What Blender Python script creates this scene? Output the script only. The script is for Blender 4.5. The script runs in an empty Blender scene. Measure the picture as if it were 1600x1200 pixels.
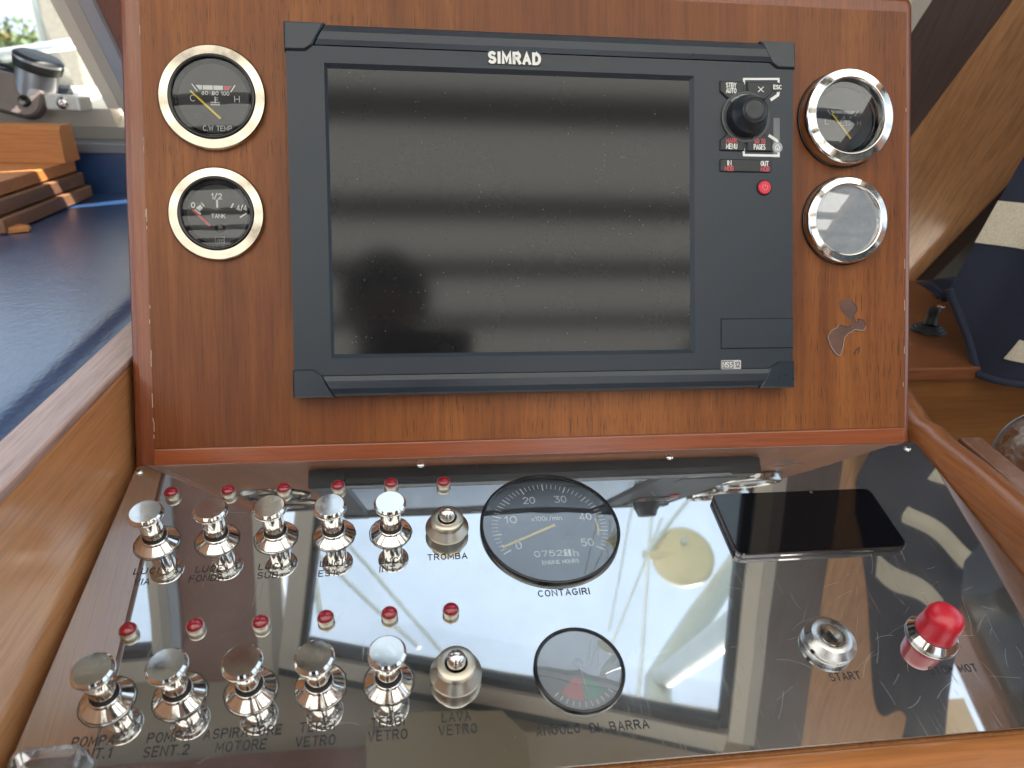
import bpy, bmesh, math, random
from mathutils import Vector, Matrix
random.seed(7)
R = math.radians
scene = bpy.context.scene
col = scene.collection

# ------------------------------------------------------------------ camera
# world frame: origin at the far edge of the switch plate, X right, Y ahead, Z up (metres)
CAM = Vector((-0.073924, -0.456245, 0.265283))
CAM_M = Matrix(((0.992175, -0.019137, 0.123379),
                (-0.120219, -0.413182, 0.902678),
                (0.033703, -0.910447, -0.412249)))      # columns: right, down, ahead
FPX = 1110.0
cd = bpy.data.cameras.new('camera')
cam = bpy.data.objects.new('camera', cd); col.objects.link(cam)
m = CAM_M.copy()
for r in range(3):
    m[r][1] = -m[r][1]; m[r][2] = -m[r][2]
cam.matrix_world = Matrix.Translation(CAM) @ m.to_4x4()
cd.sensor_width = 36.0; cd.lens = FPX / 1600 * 36
cd.clip_start = 0.02; cd.clip_end = 6000
cd.dof.use_dof = True; cd.dof.focus_distance = 0.50; cd.dof.aperture_fstop = 9.0
scene.camera = cam

# ------------------------------------------------------------------ sky, sun, exposure
SUN_DIR = Vector((0.42, -0.22, 0.88)).normalized()
world = bpy.data.worlds.new('World'); scene.world = world; world.use_nodes = True
nt = world.node_tree; nd = nt.nodes; lk = nt.links
for n in list(nd): nd.remove(n)
wo = nd.new('ShaderNodeOutputWorld'); bg = nd.new('ShaderNodeBackground')
sky = nd.new('ShaderNodeTexSky'); sky.sky_type = 'NISHITA'; sky.sun_disc = False
sky.sun_elevation = math.asin(SUN_DIR.z); sky.sun_rotation = math.atan2(SUN_DIR.x, SUN_DIR.y)
sky.dust_density = 1.5; sky.air_density = 1.0
tc = nd.new('ShaderNodeTexCoord'); mp = nd.new('ShaderNodeMapping'); mp.inputs['Scale'].default_value = (1.6, 1.6, 3.2)
nz = nd.new('ShaderNodeTexNoise'); nz.inputs['Scale'].default_value = 1.7; nz.inputs['Detail'].default_value = 7; nz.inputs['Roughness'].default_value = 0.55
rp = nd.new('ShaderNodeValToRGB'); rp.color_ramp.elements[0].position = 0.36; rp.color_ramp.elements[1].position = 0.66
rp.color_ramp.elements[0].color = (0.62, 0.62, 0.62, 1); rp.color_ramp.elements[1].color = (0.95, 0.95, 0.95, 1)
mx = nd.new('ShaderNodeMixRGB'); mx.inputs['Color2'].default_value = (8.0, 9.5, 11.0, 1)
lk.new(tc.outputs['Generated'], mp.inputs['Vector']); lk.new(mp.outputs[0], nz.inputs['Vector'])
lk.new(nz.outputs['Fac'], rp.inputs['Fac']); lk.new(rp.outputs['Color'], mx.inputs['Fac'])
lk.new(sky.outputs[0], mx.inputs['Color1']); lk.new(mx.outputs[0], bg.inputs['Color'])
bg.inputs['Strength'].default_value = 0.05
lk.new(bg.outputs[0], wo.inputs['Surface'])
sl = bpy.data.lights.new('sun', 'SUN'); sl.energy = 5.0; sl.angle = R(0.5); sl.color = (1.0, 0.94, 0.84)
so = bpy.data.objects.new('sun', sl); col.objects.link(so)
so.rotation_euler = (-SUN_DIR).to_track_quat('-Z', 'Y').to_euler()
scene.view_settings.view_transform = 'Standard'; scene.view_settings.look = 'None'
scene.view_settings.gamma = 1.0; scene.view_settings.exposure = 2.0
scene.cycles.use_denoising = True
scene.cycles.max_bounces = 14; scene.cycles.diffuse_bounces = 6; scene.cycles.glossy_bounces = 8
scene.cycles.transparent_max_bounces = 24; scene.cycles.transmission_bounces = 8
scene.cycles.caustics_reflective = True; scene.cycles.blur_glossy = 0.6; scene.cycles.caustics_refractive = False
scene.cycles.sample_clamp_indirect = 6.0

# ------------------------------------------------------------------ frames and measuring helpers
PANEL = Matrix(((1, 0, 0, 0.020819), (0, 0.378497, -0.925603, 0.053490), (0, 0.925603, 0.378497, 0.166476), (0, 0, 0, 1)))
PXW, PFW, PNW = Vector((1, -0.000454, -0.001111)), Vector((0.000704, 0.971494, 0.237065)), Vector((0.000971, -0.237066, 0.971493))
PLATE = Matrix(((PXW.x, PFW.x, PNW.x, 0), (PXW.y, PFW.y, PNW.y, 0), (PXW.z, PFW.z, PNW.z, 0), (0, 0, 0, 1)))
PB = -0.0135                        # wood surface of the instrument panel in PANEL coordinates (front of the plotter is 0)
def sight(px, py): return CAM_M @ Vector(((px - 800) / FPX, (py - 600) / FPX, 1))
def on_frame(F, px, py, z=0.0):     # where a line of sight meets the plane z of a frame, in frame coordinates
    n = F.to_3x3() @ Vector((0, 0, 1)); o = F.translation + n * z; w = sight(px, py)
    P = CAM + w * ((o - CAM).dot(n) / w.dot(n))
    return (F.inverted() @ P)
def pan(px, py, z=PB): q = on_frame(PANEL, px, py, z); return q.x, q.y
def pla(px, py, z=0.0): q = on_frame(PLATE, px, py, z); return q.x, q.y
def at_x(px, py, x): w = sight(px, py); return CAM + w * ((x - CAM.x) / w.x)
def at_y(px, py, y): w = sight(px, py); return CAM + w * ((y - CAM.y) / w.y)
def at_z(px, py, z): w = sight(px, py); return CAM + w * ((z - CAM.z) / w.z)

# ------------------------------------------------------------------ materials
def mat(name, color=(0.5, 0.5, 0.5), rough=0.5, metal=0.0, coat=0.0, coat_rough=0.1, spec=0.5, **kw):
    mm = bpy.data.materials.new(name); mm.use_nodes = True
    b = mm.node_tree.nodes['Principled BSDF']
    b.inputs['Base Color'].default_value = (*color, 1); b.inputs['Roughness'].default_value = rough
    b.inputs['Metallic'].default_value = metal; b.inputs['Coat Weight'].default_value = coat
    b.inputs['Coat Roughness'].default_value = coat_rough; b.inputs['Specular IOR Level'].default_value = spec
    for k, v in kw.items(): b.inputs[k].default_value = v
    return mm
def N(mm, t, **kw):
    n = mm.node_tree.nodes.new(t)
    for k, v in kw.items():
        if k in n.inputs: n.inputs[k].default_value = v
        else: setattr(n, k, v)
    return n
def L(mm, a, b): mm.node_tree.links.new(a, b)
def coords(mm, scale=(1, 1, 1), rot=(0, 0, 0), loc=(0, 0, 0)):
    t = N(mm, 'ShaderNodeTexCoord'); p = N(mm, 'ShaderNodeMapping')
    p.inputs['Scale'].default_value = scale; p.inputs['Rotation'].default_value = rot; p.inputs['Location'].default_value = loc
    L(mm, t.outputs['Object'], p.inputs['Vector']); return p.outputs[0]
def ramp(mm, fac, stops):
    r = N(mm, 'ShaderNodeValToRGB'); e = r.color_ramp.elements
    while len(e) < len(stops): e.new(0.5)
    for i, (p, c) in enumerate(stops):
        e[i].position = p; e[i].color = (*c, 1) if len(c) == 3 else c
    L(mm, fac, r.inputs['Fac']); return r.outputs['Color']
def mixc(mm, fac, a, b, mode='MIX'):
    x = N(mm, 'ShaderNodeMixRGB', blend_type=mode)
    for s, v in ((x.inputs['Fac'], fac), (x.inputs['Color1'], a), (x.inputs['Color2'], b)):
        if hasattr(v, 'default_value') or hasattr(v, 'is_linked'): L(mm, v, s)
        else: s.default_value = v if isinstance(v, float) else (*v, 1)
    return x.outputs[0]
def bump(mm, h, strength=0.2, dist=0.001, prev=None):
    b = N(mm, 'ShaderNodeBump'); b.inputs['Strength'].default_value = strength; b.inputs['Distance'].default_value = dist
    L(mm, h, b.inputs['Height'])
    if prev: L(mm, prev, b.inputs['Normal'])
    return b.outputs[0]
def wood(name, dark, mid, light, axis='Y', rough=0.32, coat=0.5, coat_rough=0.12, pores=0.5, scale=1.0, wear=0.0):
    mm = mat(name, mid, rough, coat=coat, coat_rough=coat_rough)
    b = mm.node_tree.nodes['Principled BSDF']
    k = {'X': 0, 'Y': 1, 'Z': 2}[axis]
    def st(across, along):
        s = [across * scale] * 3; s[k] = along * scale; return tuple(s)
    warp = N(mm, 'ShaderNodeTexNoise', Scale=1.0, Detail=3.0, Roughness=0.5); L(mm, coords(mm, st(9, 2.5)), warp.inputs['Vector'])
    big = N(mm, 'ShaderNodeTexNoise', Scale=1.0, Detail=4.0, Roughness=0.55, Distortion=0.6); L(mm, coords(mm, st(26, 3)), big.inputs['Vector'])
    fine = N(mm, 'ShaderNodeTexNoise', Scale=1.0, Detail=5.0, Roughness=0.65, Distortion=0.2); L(mm, coords(mm, st(520, 16)), fine.inputs['Vector'])
    pore = N(mm, 'ShaderNodeTexNoise', Scale=1.0, Detail=2.0, Roughness=0.5); L(mm, coords(mm, st(1100, 42)), pore.inputs['Vector'])
    c0 = ramp(mm, big.outputs['Fac'], [(0.28, dark), (0.5, mid), (0.74, light)])
    c1 = mixc(mm, 0.55, c0, ramp(mm, warp.outputs['Fac'], [(0.3, dark), (0.55, mid), (0.75, light)]))
    c2 = mixc(mm, 0.48, c1, ramp(mm, fine.outputs['Fac'], [(0.3, (0.45, 0.42, 0.4)), (0.55, (0.95, 0.95, 0.95)), (0.75, (1.2, 1.15, 1.1))]), 'MULTIPLY')
    c3 = mixc(mm, pores, c2, ramp(mm, pore.outputs['Fac'], [(0.36, (0.3, 0.27, 0.25)), (0.47, (1, 1, 1))]), 'MULTIPLY')
    if wear:
        w = N(mm, 'ShaderNodeTexNoise', Scale=14.0, Detail=6.0, Roughness=0.7); L(mm, coords(mm), w.inputs['Vector'])
        c3 = mixc(mm, ramp(mm, w.outputs['Fac'], [(0.52, (0, 0, 0)), (0.75, (wear, wear, wear))]), c3, (0.33, 0.24, 0.2))
    L(mm, c3, b.inputs['Base Color'])
    rr = N(mm, 'ShaderNodeMath', operation='MULTIPLY_ADD'); rr.inputs[1].default_value = 0.22; rr.inputs[2].default_value = rough - 0.1
    L(mm, big.outputs['Fac'], rr.inputs[0]); L(mm, rr.outputs[0], b.inputs['Roughness'])
    bn = bump(mm, pore.outputs['Fac'], 0.18, 0.0004); bn = bump(mm, fine.outputs['Fac'], 0.16, 0.0005, bn)
    L(mm, bn, b.inputs['Normal']); L(mm, bump(mm, fine.outputs['Fac'], 0.1, 0.0004), b.inputs['Coat Normal'])
    return mm
def metal(name, color, rough, smudge=0.05, scale=60, bumpy=0.0):
    mm = mat(name, color, rough, 1.0); b = mm.node_tree.nodes['Principled BSDF']
    z = N(mm, 'ShaderNodeTexNoise', Scale=scale, Detail=5.0, Roughness=0.65); L(mm, coords(mm), z.inputs['Vector'])
    r = N(mm, 'ShaderNodeMapRange'); r.inputs['From Min'].default_value = 0.35; r.inputs['From Max'].default_value = 0.75
    r.inputs['To Min'].default_value = rough; r.inputs['To Max'].default_value = rough + smudge
    L(mm, z.outputs['Fac'], r.inputs['Value']); L(mm, r.outputs[0], b.inputs['Roughness'])
    if bumpy: L(mm, bump(mm, z.outputs['Fac'], bumpy, 0.0005), b.inputs['Normal'])
    return mm
def plastic(name, color, rough, grain=1800, strength=0.12, vary=0.12):
    mm = mat(name, color, rough); b = mm.node_tree.nodes['Principled BSDF']
    z = N(mm, 'ShaderNodeTexNoise', Scale=grain, Detail=2.0); L(mm, coords(mm), z.inputs['Vector'])
    L(mm, bump(mm, z.outputs['Fac'], strength, 0.0002), b.inputs['Normal'])
    y = N(mm, 'ShaderNodeTexNoise', Scale=22.0, Detail=6.0, Roughness=0.7); L(mm, coords(mm), y.inputs['Vector'])
    lo = tuple(c * (1 - vary) for c in color); hi = tuple(min(1, c * (1 + vary)) for c in color)
    L(mm, ramp(mm, y.outputs['Fac'], [(0.3, lo), (0.7, hi)]), b.inputs['Base Color'])
    q = N(mm, 'ShaderNodeMath', operation='MULTIPLY_ADD'); q.inputs[1].default_value = 0.2; q.inputs[2].default_value = rough - 0.1
    L(mm, y.outputs['Fac'], q.inputs[0]); L(mm, q.outputs[0], b.inputs['Roughness'])
    return mm
def glass(name, tint=(0.96, 0.98, 0.98), ior=1.45, rough=0.0, dust=0.0, boost=1.0, glare_veil=0.0):
    mm = bpy.data.materials.new(name); mm.use_nodes = True; t = mm.node_tree
    for n in list(t.nodes): t.nodes.remove(n)
    o = N(mm, 'ShaderNodeOutputMaterial'); tr = N(mm, 'ShaderNodeBsdfTransparent'); tr.inputs['Color'].default_value = (*tint, 1)
    g = N(mm, 'ShaderNodeBsdfGlossy'); g.inputs['Roughness'].default_value = rough
    f = N(mm, 'ShaderNodeFresnel'); f.inputs['IOR'].default_value = ior
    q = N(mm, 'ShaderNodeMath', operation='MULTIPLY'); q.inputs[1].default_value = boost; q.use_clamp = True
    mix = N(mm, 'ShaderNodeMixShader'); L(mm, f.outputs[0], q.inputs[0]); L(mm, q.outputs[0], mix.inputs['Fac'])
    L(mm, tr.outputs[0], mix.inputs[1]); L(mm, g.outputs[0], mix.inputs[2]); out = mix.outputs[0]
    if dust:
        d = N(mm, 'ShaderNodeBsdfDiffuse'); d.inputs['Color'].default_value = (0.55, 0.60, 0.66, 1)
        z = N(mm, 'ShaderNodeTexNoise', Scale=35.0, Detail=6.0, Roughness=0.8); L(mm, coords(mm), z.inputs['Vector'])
        r = ramp(mm, z.outputs['Fac'], [(0.45, (glare_veil, glare_veil, glare_veil)), (0.8, (dust, dust, dust))])  # lower stop lays an even painted glare over the glass; zero leaves it plain
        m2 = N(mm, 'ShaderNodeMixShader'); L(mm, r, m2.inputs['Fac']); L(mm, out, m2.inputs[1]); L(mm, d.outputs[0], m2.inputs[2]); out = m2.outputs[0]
    L(mm, out, o.inputs['Surface']); return mm

def make_veneer():
    mm = mat('mahogany veneer', (0.25, 0.08, 0.02), 0.38, coat=0.14, coat_rough=0.3, spec=0.25); b = mm.node_tree.nodes['Principled BSDF']
    def nz(sc, det=4.0, ro=0.55, di=0.0, rot=(0, 0, 0)):
        z = N(mm, 'ShaderNodeTexNoise', Scale=1.0, Detail=det, Roughness=ro, Distortion=di); L(mm, coords(mm, sc, rot), z.inputs['Vector']); return z.outputs['Fac']
    fig = nz((34, 2.6, 1), 5.0, 0.55, 0.9)            # long figure
    cloud = nz((5, 3.2, 1), 3.0, 0.5)                 # sun faded and darker zones
    patch = nz((2.6, 2.2, 1), 2.0, 0.5)
    fine = nz((620, 17, 1), 5.0, 0.68, 0.3); pore = nz((1250, 55, 1), 2.0, 0.5); long_ = nz((260, 7, 1), 3.0, 0.6, 0.4)
    c = ramp(mm, fig, [(0.24, (0.12, 0.034, 0.0075)), (0.48, (0.195, 0.060, 0.0115)), (0.64, (0.255, 0.087, 0.018)), (0.80, (0.34, 0.132, 0.031))])
    c = mixc(mm, ramp(mm, cloud, [(0.38, (0.6, 0.6, 0.6)), (0.62, (0, 0, 0))]), c, (0.14, 0.035, 0.0095))
    c = mixc(mm, ramp(mm, patch, [(0.5, (0, 0, 0)), (0.72, (0.5, 0.5, 0.5))]), c, (0.34, 0.112, 0.028))
    c = mixc(mm, 0.35, c, ramp(mm, long_, [(0.32, (0.55, 0.5, 0.46)), (0.55, (1, 1, 1)), (0.72, (1.18, 1.15, 1.1))]), 'MULTIPLY')
    c = mixc(mm, 0.4, c, ramp(mm, fine, [(0.3, (0.5, 0.46, 0.43)), (0.55, (1, 1, 1)), (0.75, (1.15, 1.12, 1.1))]), 'MULTIPLY')
    pm = mixc(mm, 1.0, ramp(mm, pore, [(0.33, (1, 1, 1)), (0.42, (0, 0, 0))]), ramp(mm, cloud, [(0.36, (0.06, 0.06, 0.06)), (0.62, (0.75, 0.75, 0.75))]), 'MULTIPLY')
    c = mixc(mm, pm, c, (0.045, 0.016, 0.008))
    L(mm, c, b.inputs['Base Color'])
    r = N(mm, 'ShaderNodeMapRange'); r.inputs['To Min'].default_value = 0.28; r.inputs['To Max'].default_value = 0.5; L(mm, cloud, r.inputs['Value']); L(mm, r.outputs[0], b.inputs['Roughness'])
    n1 = bump(mm, pore, 0.22, 0.0004); n2 = bump(mm, fine, 0.16, 0.0005, n1); L(mm, n2, b.inputs['Normal']); L(mm, bump(mm, long_, 0.12, 0.0006), b.inputs['Coat Normal'])
    return mm
M_VENEER = make_veneer()
M_TRIM = wood('mahogany trim', (0.14, 0.032, 0.010), (0.22, 0.056, 0.017), (0.28, 0.085, 0.028), 'Y', 0.33, 0.35, 0.15, 0.2)
M_TRIMX = wood('mahogany trim across', (0.20, 0.042, 0.010), (0.30, 0.072, 0.017), (0.37, 0.105, 0.028), 'X', 0.3, 0.5, 0.15, 0.2)
M_SIDE = wood('golden mahogany', (0.42, 0.17, 0.06), (0.57, 0.26, 0.105), (0.68, 0.36, 0.17), 'Y', 0.3, 0.5, 0.15, 0.2, 0.6)
M_RAIL = wood('varnished rail', (0.28, 0.09, 0.02), (0.42, 0.155, 0.04), (0.52, 0.22, 0.07), 'X', 0.3, 0.6, 0.15, 0.2, 0.7)
M_RAILY = wood('varnished side rail', (0.15, 0.048, 0.016), (0.25, 0.088, 0.028), (0.34, 0.135, 0.048), 'Y', 0.35, 0.45, 0.2, 0.25, 0.7, 0.3)
M_RIM = wood('worn pale rim', (0.32, 0.19, 0.155), (0.42, 0.28, 0.235), (0.48, 0.34, 0.29), 'Y', 0.38, 0.4, 0.25, 0.35, 0.8, 0.3)
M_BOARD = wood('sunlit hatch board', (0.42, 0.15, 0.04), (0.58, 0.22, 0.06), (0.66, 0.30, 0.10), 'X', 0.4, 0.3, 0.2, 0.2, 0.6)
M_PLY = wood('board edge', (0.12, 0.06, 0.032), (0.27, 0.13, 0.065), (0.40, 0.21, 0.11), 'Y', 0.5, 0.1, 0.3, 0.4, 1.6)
M_WALL = wood('cabin mahogany', (0.15, 0.055, 0.022), (0.24, 0.095, 0.038), (0.32, 0.145, 0.062), 'Z', 0.4, 0.3, 0.25, 0.3, 0.5)
M_POST = wood('dark mahogany post', (0.30, 0.14, 0.10), (0.40, 0.19, 0.14), (0.47, 0.24, 0.18), 'Z', 0.4, 0.3, 0.25, 0.2, 0.5)
M_CHROME = metal('polished chrome', (0.74, 0.72, 0.685), 0.04, 0.12, 180)
M_NICKEL = metal('nickel', (0.50, 0.46, 0.385), 0.3, 0.14, 90)
M_SATIN = metal('satin steel', (0.50, 0.50, 0.495), 0.24, 0.14, 120)
M_ALU = mat('aluminium frame', (0.86, 0.79, 0.67), 0.45)
M_ALU2 = mat('aluminium frame edge', (0.60, 0.56, 0.50), 0.4)
M_GASKET = plastic('rubber gasket', (0.035, 0.042, 0.05), 0.5)
M_BLACK = plastic('charcoal plastic', (0.013, 0.0205, 0.032), 0.42)
M_BLACK2 = plastic('charcoal rail plastic', (0.013, 0.0205, 0.032), 0.3)
M_KEY = plastic('black key', (0.012, 0.014, 0.017), 0.42)
M_DARK = mat('black void', (0.004, 0.004, 0.004), 0.8)
M_BEZB = mat('black bezel', (0.006, 0.006, 0.007), 0.22)
M_DIAL = plastic('dial black', (0.012, 0.013, 0.014), 0.55, 900, 0.05)
M_DIALB = plastic('dial slate', (0.022, 0.03, 0.045), 0.55, 900, 0.05)
M_WHITE = mat('white print', (0.75, 0.75, 0.72), 0.6)
M_GREYP = mat('grey print', (0.32, 0.33, 0.34), 0.6)
M_REDP = mat('red print', (0.62, 0.05, 0.06), 0.5)
M_PINKP = mat('faded red print', (0.55, 0.09, 0.11), 0.5)
M_GREENP = mat('green print', (0.02, 0.3, 0.2), 0.5)
M_YELLOW = mat('yellow needle', (0.85, 0.62, 0.03), 0.5)
M_INK = mat('engraving ink', (0.012, 0.013, 0.018), 0.7)
M_LENS = mat('red lens', (0.22, 0.003, 0.014), 0.22, coat=0.6, coat_rough=0.05)
M_RED = mat('red rubber cap', (0.46, 0.008, 0.022), 0.32, coat=0.3, coat_rough=0.2)
M_REDB = mat('red power button', (0.62, 0.02, 0.05), 0.4)
M_RUBBER = plastic('black rubber', (0.012, 0.012, 0.013), 0.5)
M_GLASS = glass('gauge glass', (0.97, 0.98, 0.99), 1.5, 0.0, 0.05, 1.2)
M_GLASSR = glass('gauge glass with window glare', (0.75, 0.77, 0.79), 1.6, 0.02, 0.50, 5.0, 0.38)  # diffuse white in this glass stands for a window reflection
M_GLASSA = glass('gauge glass with sky sheen', (0.95, 0.97, 0.99), 1.6, 0.0, 0.30, 4.0, 0.22)  # pale diffuse veil puts the sky's reflection into the glass colour
M_GLASS3 = glass('oil gauge glass', (0.93, 0.95, 0.97), 1.6, 0.0, 0.05, 1.6)
M_PANE = glass('window glass', (0.95, 0.965, 0.975), 1.45, 0.0, 0.06)
M_PLEXI = glass('smoked clear plastic', (0.62, 0.63, 0.65), 1.5, 0.05, 0.35)
M_CLEAR = glass('clear plastic', (0.93, 0.93, 0.94), 1.5, 0.05, 0.25, 2.5)
M_LOGO = mat('silver lettering', (0.55, 0.55, 0.54), 0.35, 0.4)
M_CREAM = mat('cream headliner', (0.72, 0.63, 0.47), 0.6)
M_CREAMP = mat('cream plastic box', (0.55, 0.46, 0.28), 0.5)
M_BEAM = mat('grey beam', (0.22, 0.20, 0.18), 0.5)
def make_diffuser():
    mm = bpy.data.materials.new('cream diffuser canvas'); mm.use_nodes = True; t = mm.node_tree
    for n in list(t.nodes): t.nodes.remove(n)
    o = N(mm, 'ShaderNodeOutputMaterial'); d = N(mm, 'ShaderNodeBsdfDiffuse'); d.inputs['Color'].default_value = (0.75, 0.73, 0.68, 1)
    tl = N(mm, 'ShaderNodeBsdfTranslucent'); tl.inputs['Color'].default_value = (0.82, 0.81, 0.77, 1); x = N(mm, 'ShaderNodeMixShader'); x.inputs['Fac'].default_value = 0.55
    L(mm, d.outputs[0], x.inputs[1]); L(mm, tl.outputs[0], x.inputs[2]); L(mm, x.outputs[0], o.inputs['Surface']); return mm
M_DIFFUSER = make_diffuser()
M_FLOOR = wood('cabin sole', (0.09, 0.045, 0.022), (0.15, 0.075, 0.036), (0.2, 0.1, 0.05), 'Y', 0.45, 0.2, 0.2, 0.2, 0.5)
M_CONC = plastic('concrete', (0.34, 0.30, 0.24), 0.9, 60, 0.3, 0.2)
M_WBOAT = mat('white gelcoat', (0.75, 0.75, 0.73), 0.3)
M_TINT = mat('dark window', (0.03, 0.035, 0.04), 0.1)
M_TEAK = mat('dock timber', (0.42, 0.36, 0.29), 0.8)
M_LEAF = mat('leaf', (0.10, 0.15, 0.05), 0.6)
M_BARK = mat('bark', (0.12, 0.09, 0.06), 0.9)
M_SPAR = mat('grey spar', (0.52, 0.54, 0.50), 0.45)
M_DOME = mat('beige dome', (0.66, 0.55, 0.33), 0.5)
M_WIRE = mat('bright wire', (0.75, 0.75, 0.72), 0.35, 0.5)
M_HULL = mat('white cabin paint', (0.68, 0.67, 0.64), 0.4)

def make_plate_mat():
    mm = mat('mirror polished steel', (0.60, 0.608, 0.615), 0.03, 1.0); b = mm.node_tree.nodes['Principled BSDF']
    wv = N(mm, 'ShaderNodeTexNoise', Scale=5.0, Detail=2.0); L(mm, coords(mm), wv.inputs['Vector'])
    sc = []
    for rot, sx, sy in ((0.5, 1500, 26), (-1.1, 1300, 34), (1.45, 1600, 22), (0.05, 1200, 40)):
        z = N(mm, 'ShaderNodeTexNoise', Scale=1.0, Detail=1.0, Distortion=0.3); L(mm, coords(mm, (sx, sy, 1), (0, 0, rot)), z.inputs['Vector'])
        sc.append(ramp(mm, z.outputs['Fac'], [(0.72, (0, 0, 0)), (0.80, (0.5, 0.5, 0.5))]))
    s = sc[0]
    for q in sc[1:]: s = mixc(mm, 1.0, s, q, 'LIGHTEN')
    # scratches gather in use-worn patches
    pt = N(mm, 'ShaderNodeTexNoise', Scale=11.0, Detail=3.0); L(mm, coords(mm), pt.inputs['Vector'])
    s = mixc(mm, 1.0, s, ramp(mm, pt.outputs['Fac'], [(0.42, (0.05, 0.05, 0.05)), (0.66, (1, 1, 1))]), 'MULTIPLY')
    du = N(mm, 'ShaderNodeTexVoronoi', Scale=420.0); L(mm, coords(mm), du.inputs['Vector'])
    dots = ramp(mm, du.outputs['Distance'], [(0.05, (1, 1, 1)), (0.11, (0, 0, 0))])
    dm = N(mm, 'ShaderNodeTexNoise', Scale=170.0, Detail=1.0); L(mm, coords(mm), dm.inputs['Vector'])
    dots = mixc(mm, 1.0, dots, ramp(mm, dm.outputs['Fac'], [(0.56, (0, 0, 0)), (0.6, (1, 1, 1))]), 'MULTIPLY')
    r = N(mm, 'ShaderNodeMapRange'); r.inputs['To Min'].default_value = 0.022; r.inputs['To Max'].default_value = 0.35
    L(mm, s, r.inputs['Value'])
    L(mm, r.outputs[0], b.inputs['Roughness'])
    n1 = bump(mm, wv.outputs['Fac'], 0.09, 0.004); L(mm, bump(mm, s, 0.03, 0.0002, n1), b.inputs['Normal'])
    d = N(mm, 'ShaderNodeBsdfDiffuse'); d.inputs['Color'].default_value = (0.5, 0.49, 0.47, 1)
    mixs = N(mm, 'ShaderNodeMixShader'); q = N(mm, 'ShaderNodeMath', operation='MULTIPLY_ADD'); q.inputs[1].default_value = 0.5; q.inputs[2].default_value = 0.022
    L(mm, dots, q.inputs[0]); L(mm, q.outputs[0], mixs.inputs['Fac']); L(mm, b.outputs[0], mixs.inputs[1]); L(mm, d.outputs[0], mixs.inputs[2])
    g = N(mm, 'ShaderNodeBsdfGlossy'); g.inputs['Roughness'].default_value = 0.42; g.inputs['Color'].default_value = (0.6, 0.6, 0.6, 1)
    m2 = N(mm, 'ShaderNodeMixShader'); hz = ramp(mm, pt.outputs['Fac'], [(0.35, (0.015, 0.015, 0.015)), (0.7, (0.10, 0.10, 0.10))]); L(mm, hz, m2.inputs['Fac'])
    L(mm, mixs.outputs[0], m2.inputs[1]); L(mm, g.outputs[0], m2.inputs[2])
    L(mm, m2.outputs[0], mm.node_tree.nodes['Material Output'].inputs['Surface'])
    return mm
M_PLATE = make_plate_mat()
def make_screen_mat():
    mm = mat('anti glare screen', (0.010, 0.0105, 0.012), 0.10); b = mm.node_tree.nodes['Principled BSDF']
    b.inputs['Specular IOR Level'].default_value = 0.4
    z = N(mm, 'ShaderNodeTexNoise', Scale=16.0, Detail=8.0, Roughness=0.75); L(mm, coords(mm), z.inputs['Vector'])
    v = N(mm, 'ShaderNodeTexVoronoi', Scale=260.0); L(mm, coords(mm), v.inputs['Vector'])
    n2 = N(mm, 'ShaderNodeTexNoise', Scale=90.0, Detail=1.0); L(mm, coords(mm), n2.inputs['Vector'])
    dots = mixc(mm, 1.0, ramp(mm, v.outputs['Distance'], [(0.06, (1, 1, 1)), (0.13, (0, 0, 0))]), ramp(mm, n2.outputs['Fac'], [(0.55, (0, 0, 0)), (0.62, (1, 1, 1))]), 'MULTIPLY')
    L(mm, mixc(mm, dots, mixc(mm, ramp(mm, z.outputs['Fac'], [(0.55, (0, 0, 0)), (0.9, (0.25, 0.25, 0.25))]), (0.010, 0.0105, 0.012), (0.06, 0.06, 0.058)), (0.14, 0.14, 0.14)), b.inputs['Base Color'])
    return mm
M_SCREEN = make_screen_mat()
def make_vinyl():
    mm = mat('navy vinyl', (0.02, 0.055, 0.15), 0.3, coat=0.7, coat_rough=0.25); b = mm.node_tree.nodes['Principled BSDF']
    v = N(mm, 'ShaderNodeTexVoronoi', Scale=330.0, feature='SMOOTH_F1'); L(mm, coords(mm, (1, 0.55, 1)), v.inputs['Vector'])
    z = N(mm, 'ShaderNodeTexNoise', Scale=40.0, Detail=6.0, Roughness=0.7); L(mm, coords(mm), z.inputs['Vector'])
    n1 = bump(mm, v.outputs['Distance'], 0.25, 0.0009); n2 = bump(mm, z.outputs['Fac'], 0.12, 0.002, n1)
    L(mm, n2, b.inputs['Normal']); L(mm, n2, b.inputs['Coat Normal'])
    L(mm, ramp(mm, z.outputs['Fac'], [(0.3, (0.015, 0.043, 0.12)), (0.7, (0.026, 0.066, 0.165))]), b.inputs['Base Color'])
    return mm
M_VINYL = make_vinyl()
def make_cloth(name, c):
    mm = mat(name, c, 0.85); b = mm.node_tree.nodes['Principled BSDF']; b.inputs['Sheen Weight'].default_value = 0.12
    w = N(mm, 'ShaderNodeTexNoise', Scale=900.0, Detail=2.0); L(mm, coords(mm), w.inputs['Vector'])
    L(mm, bump(mm, w.outputs['Fac'], 0.3, 0.0004), b.inputs['Normal'])
    L(mm, ramp(mm, w.outputs['Fac'], [(0.3, tuple(x * 0.75 for x in c)), (0.7, tuple(x * 1.2 for x in c))]), b.inputs['Base Color'])
    return mm
M_NAVY = make_cloth('navy canvas', (0.011, 0.016, 0.038)); M_BAND = make_cloth('cream canvas', (0.58, 0.53, 0.42))
def make_water():
    mm = mat('harbour water', (0.05, 0.09, 0.09), 0.12); b = mm.node_tree.nodes['Principled BSDF']
    z = N(mm, 'ShaderNodeTexNoise', Scale=1.3, Detail=5.0); L(mm, coords(mm), z.inputs['Vector'])
    L(mm, bump(mm, z.outputs['Fac'], 0.3, 0.1), b.inputs['Normal']); return mm
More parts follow.
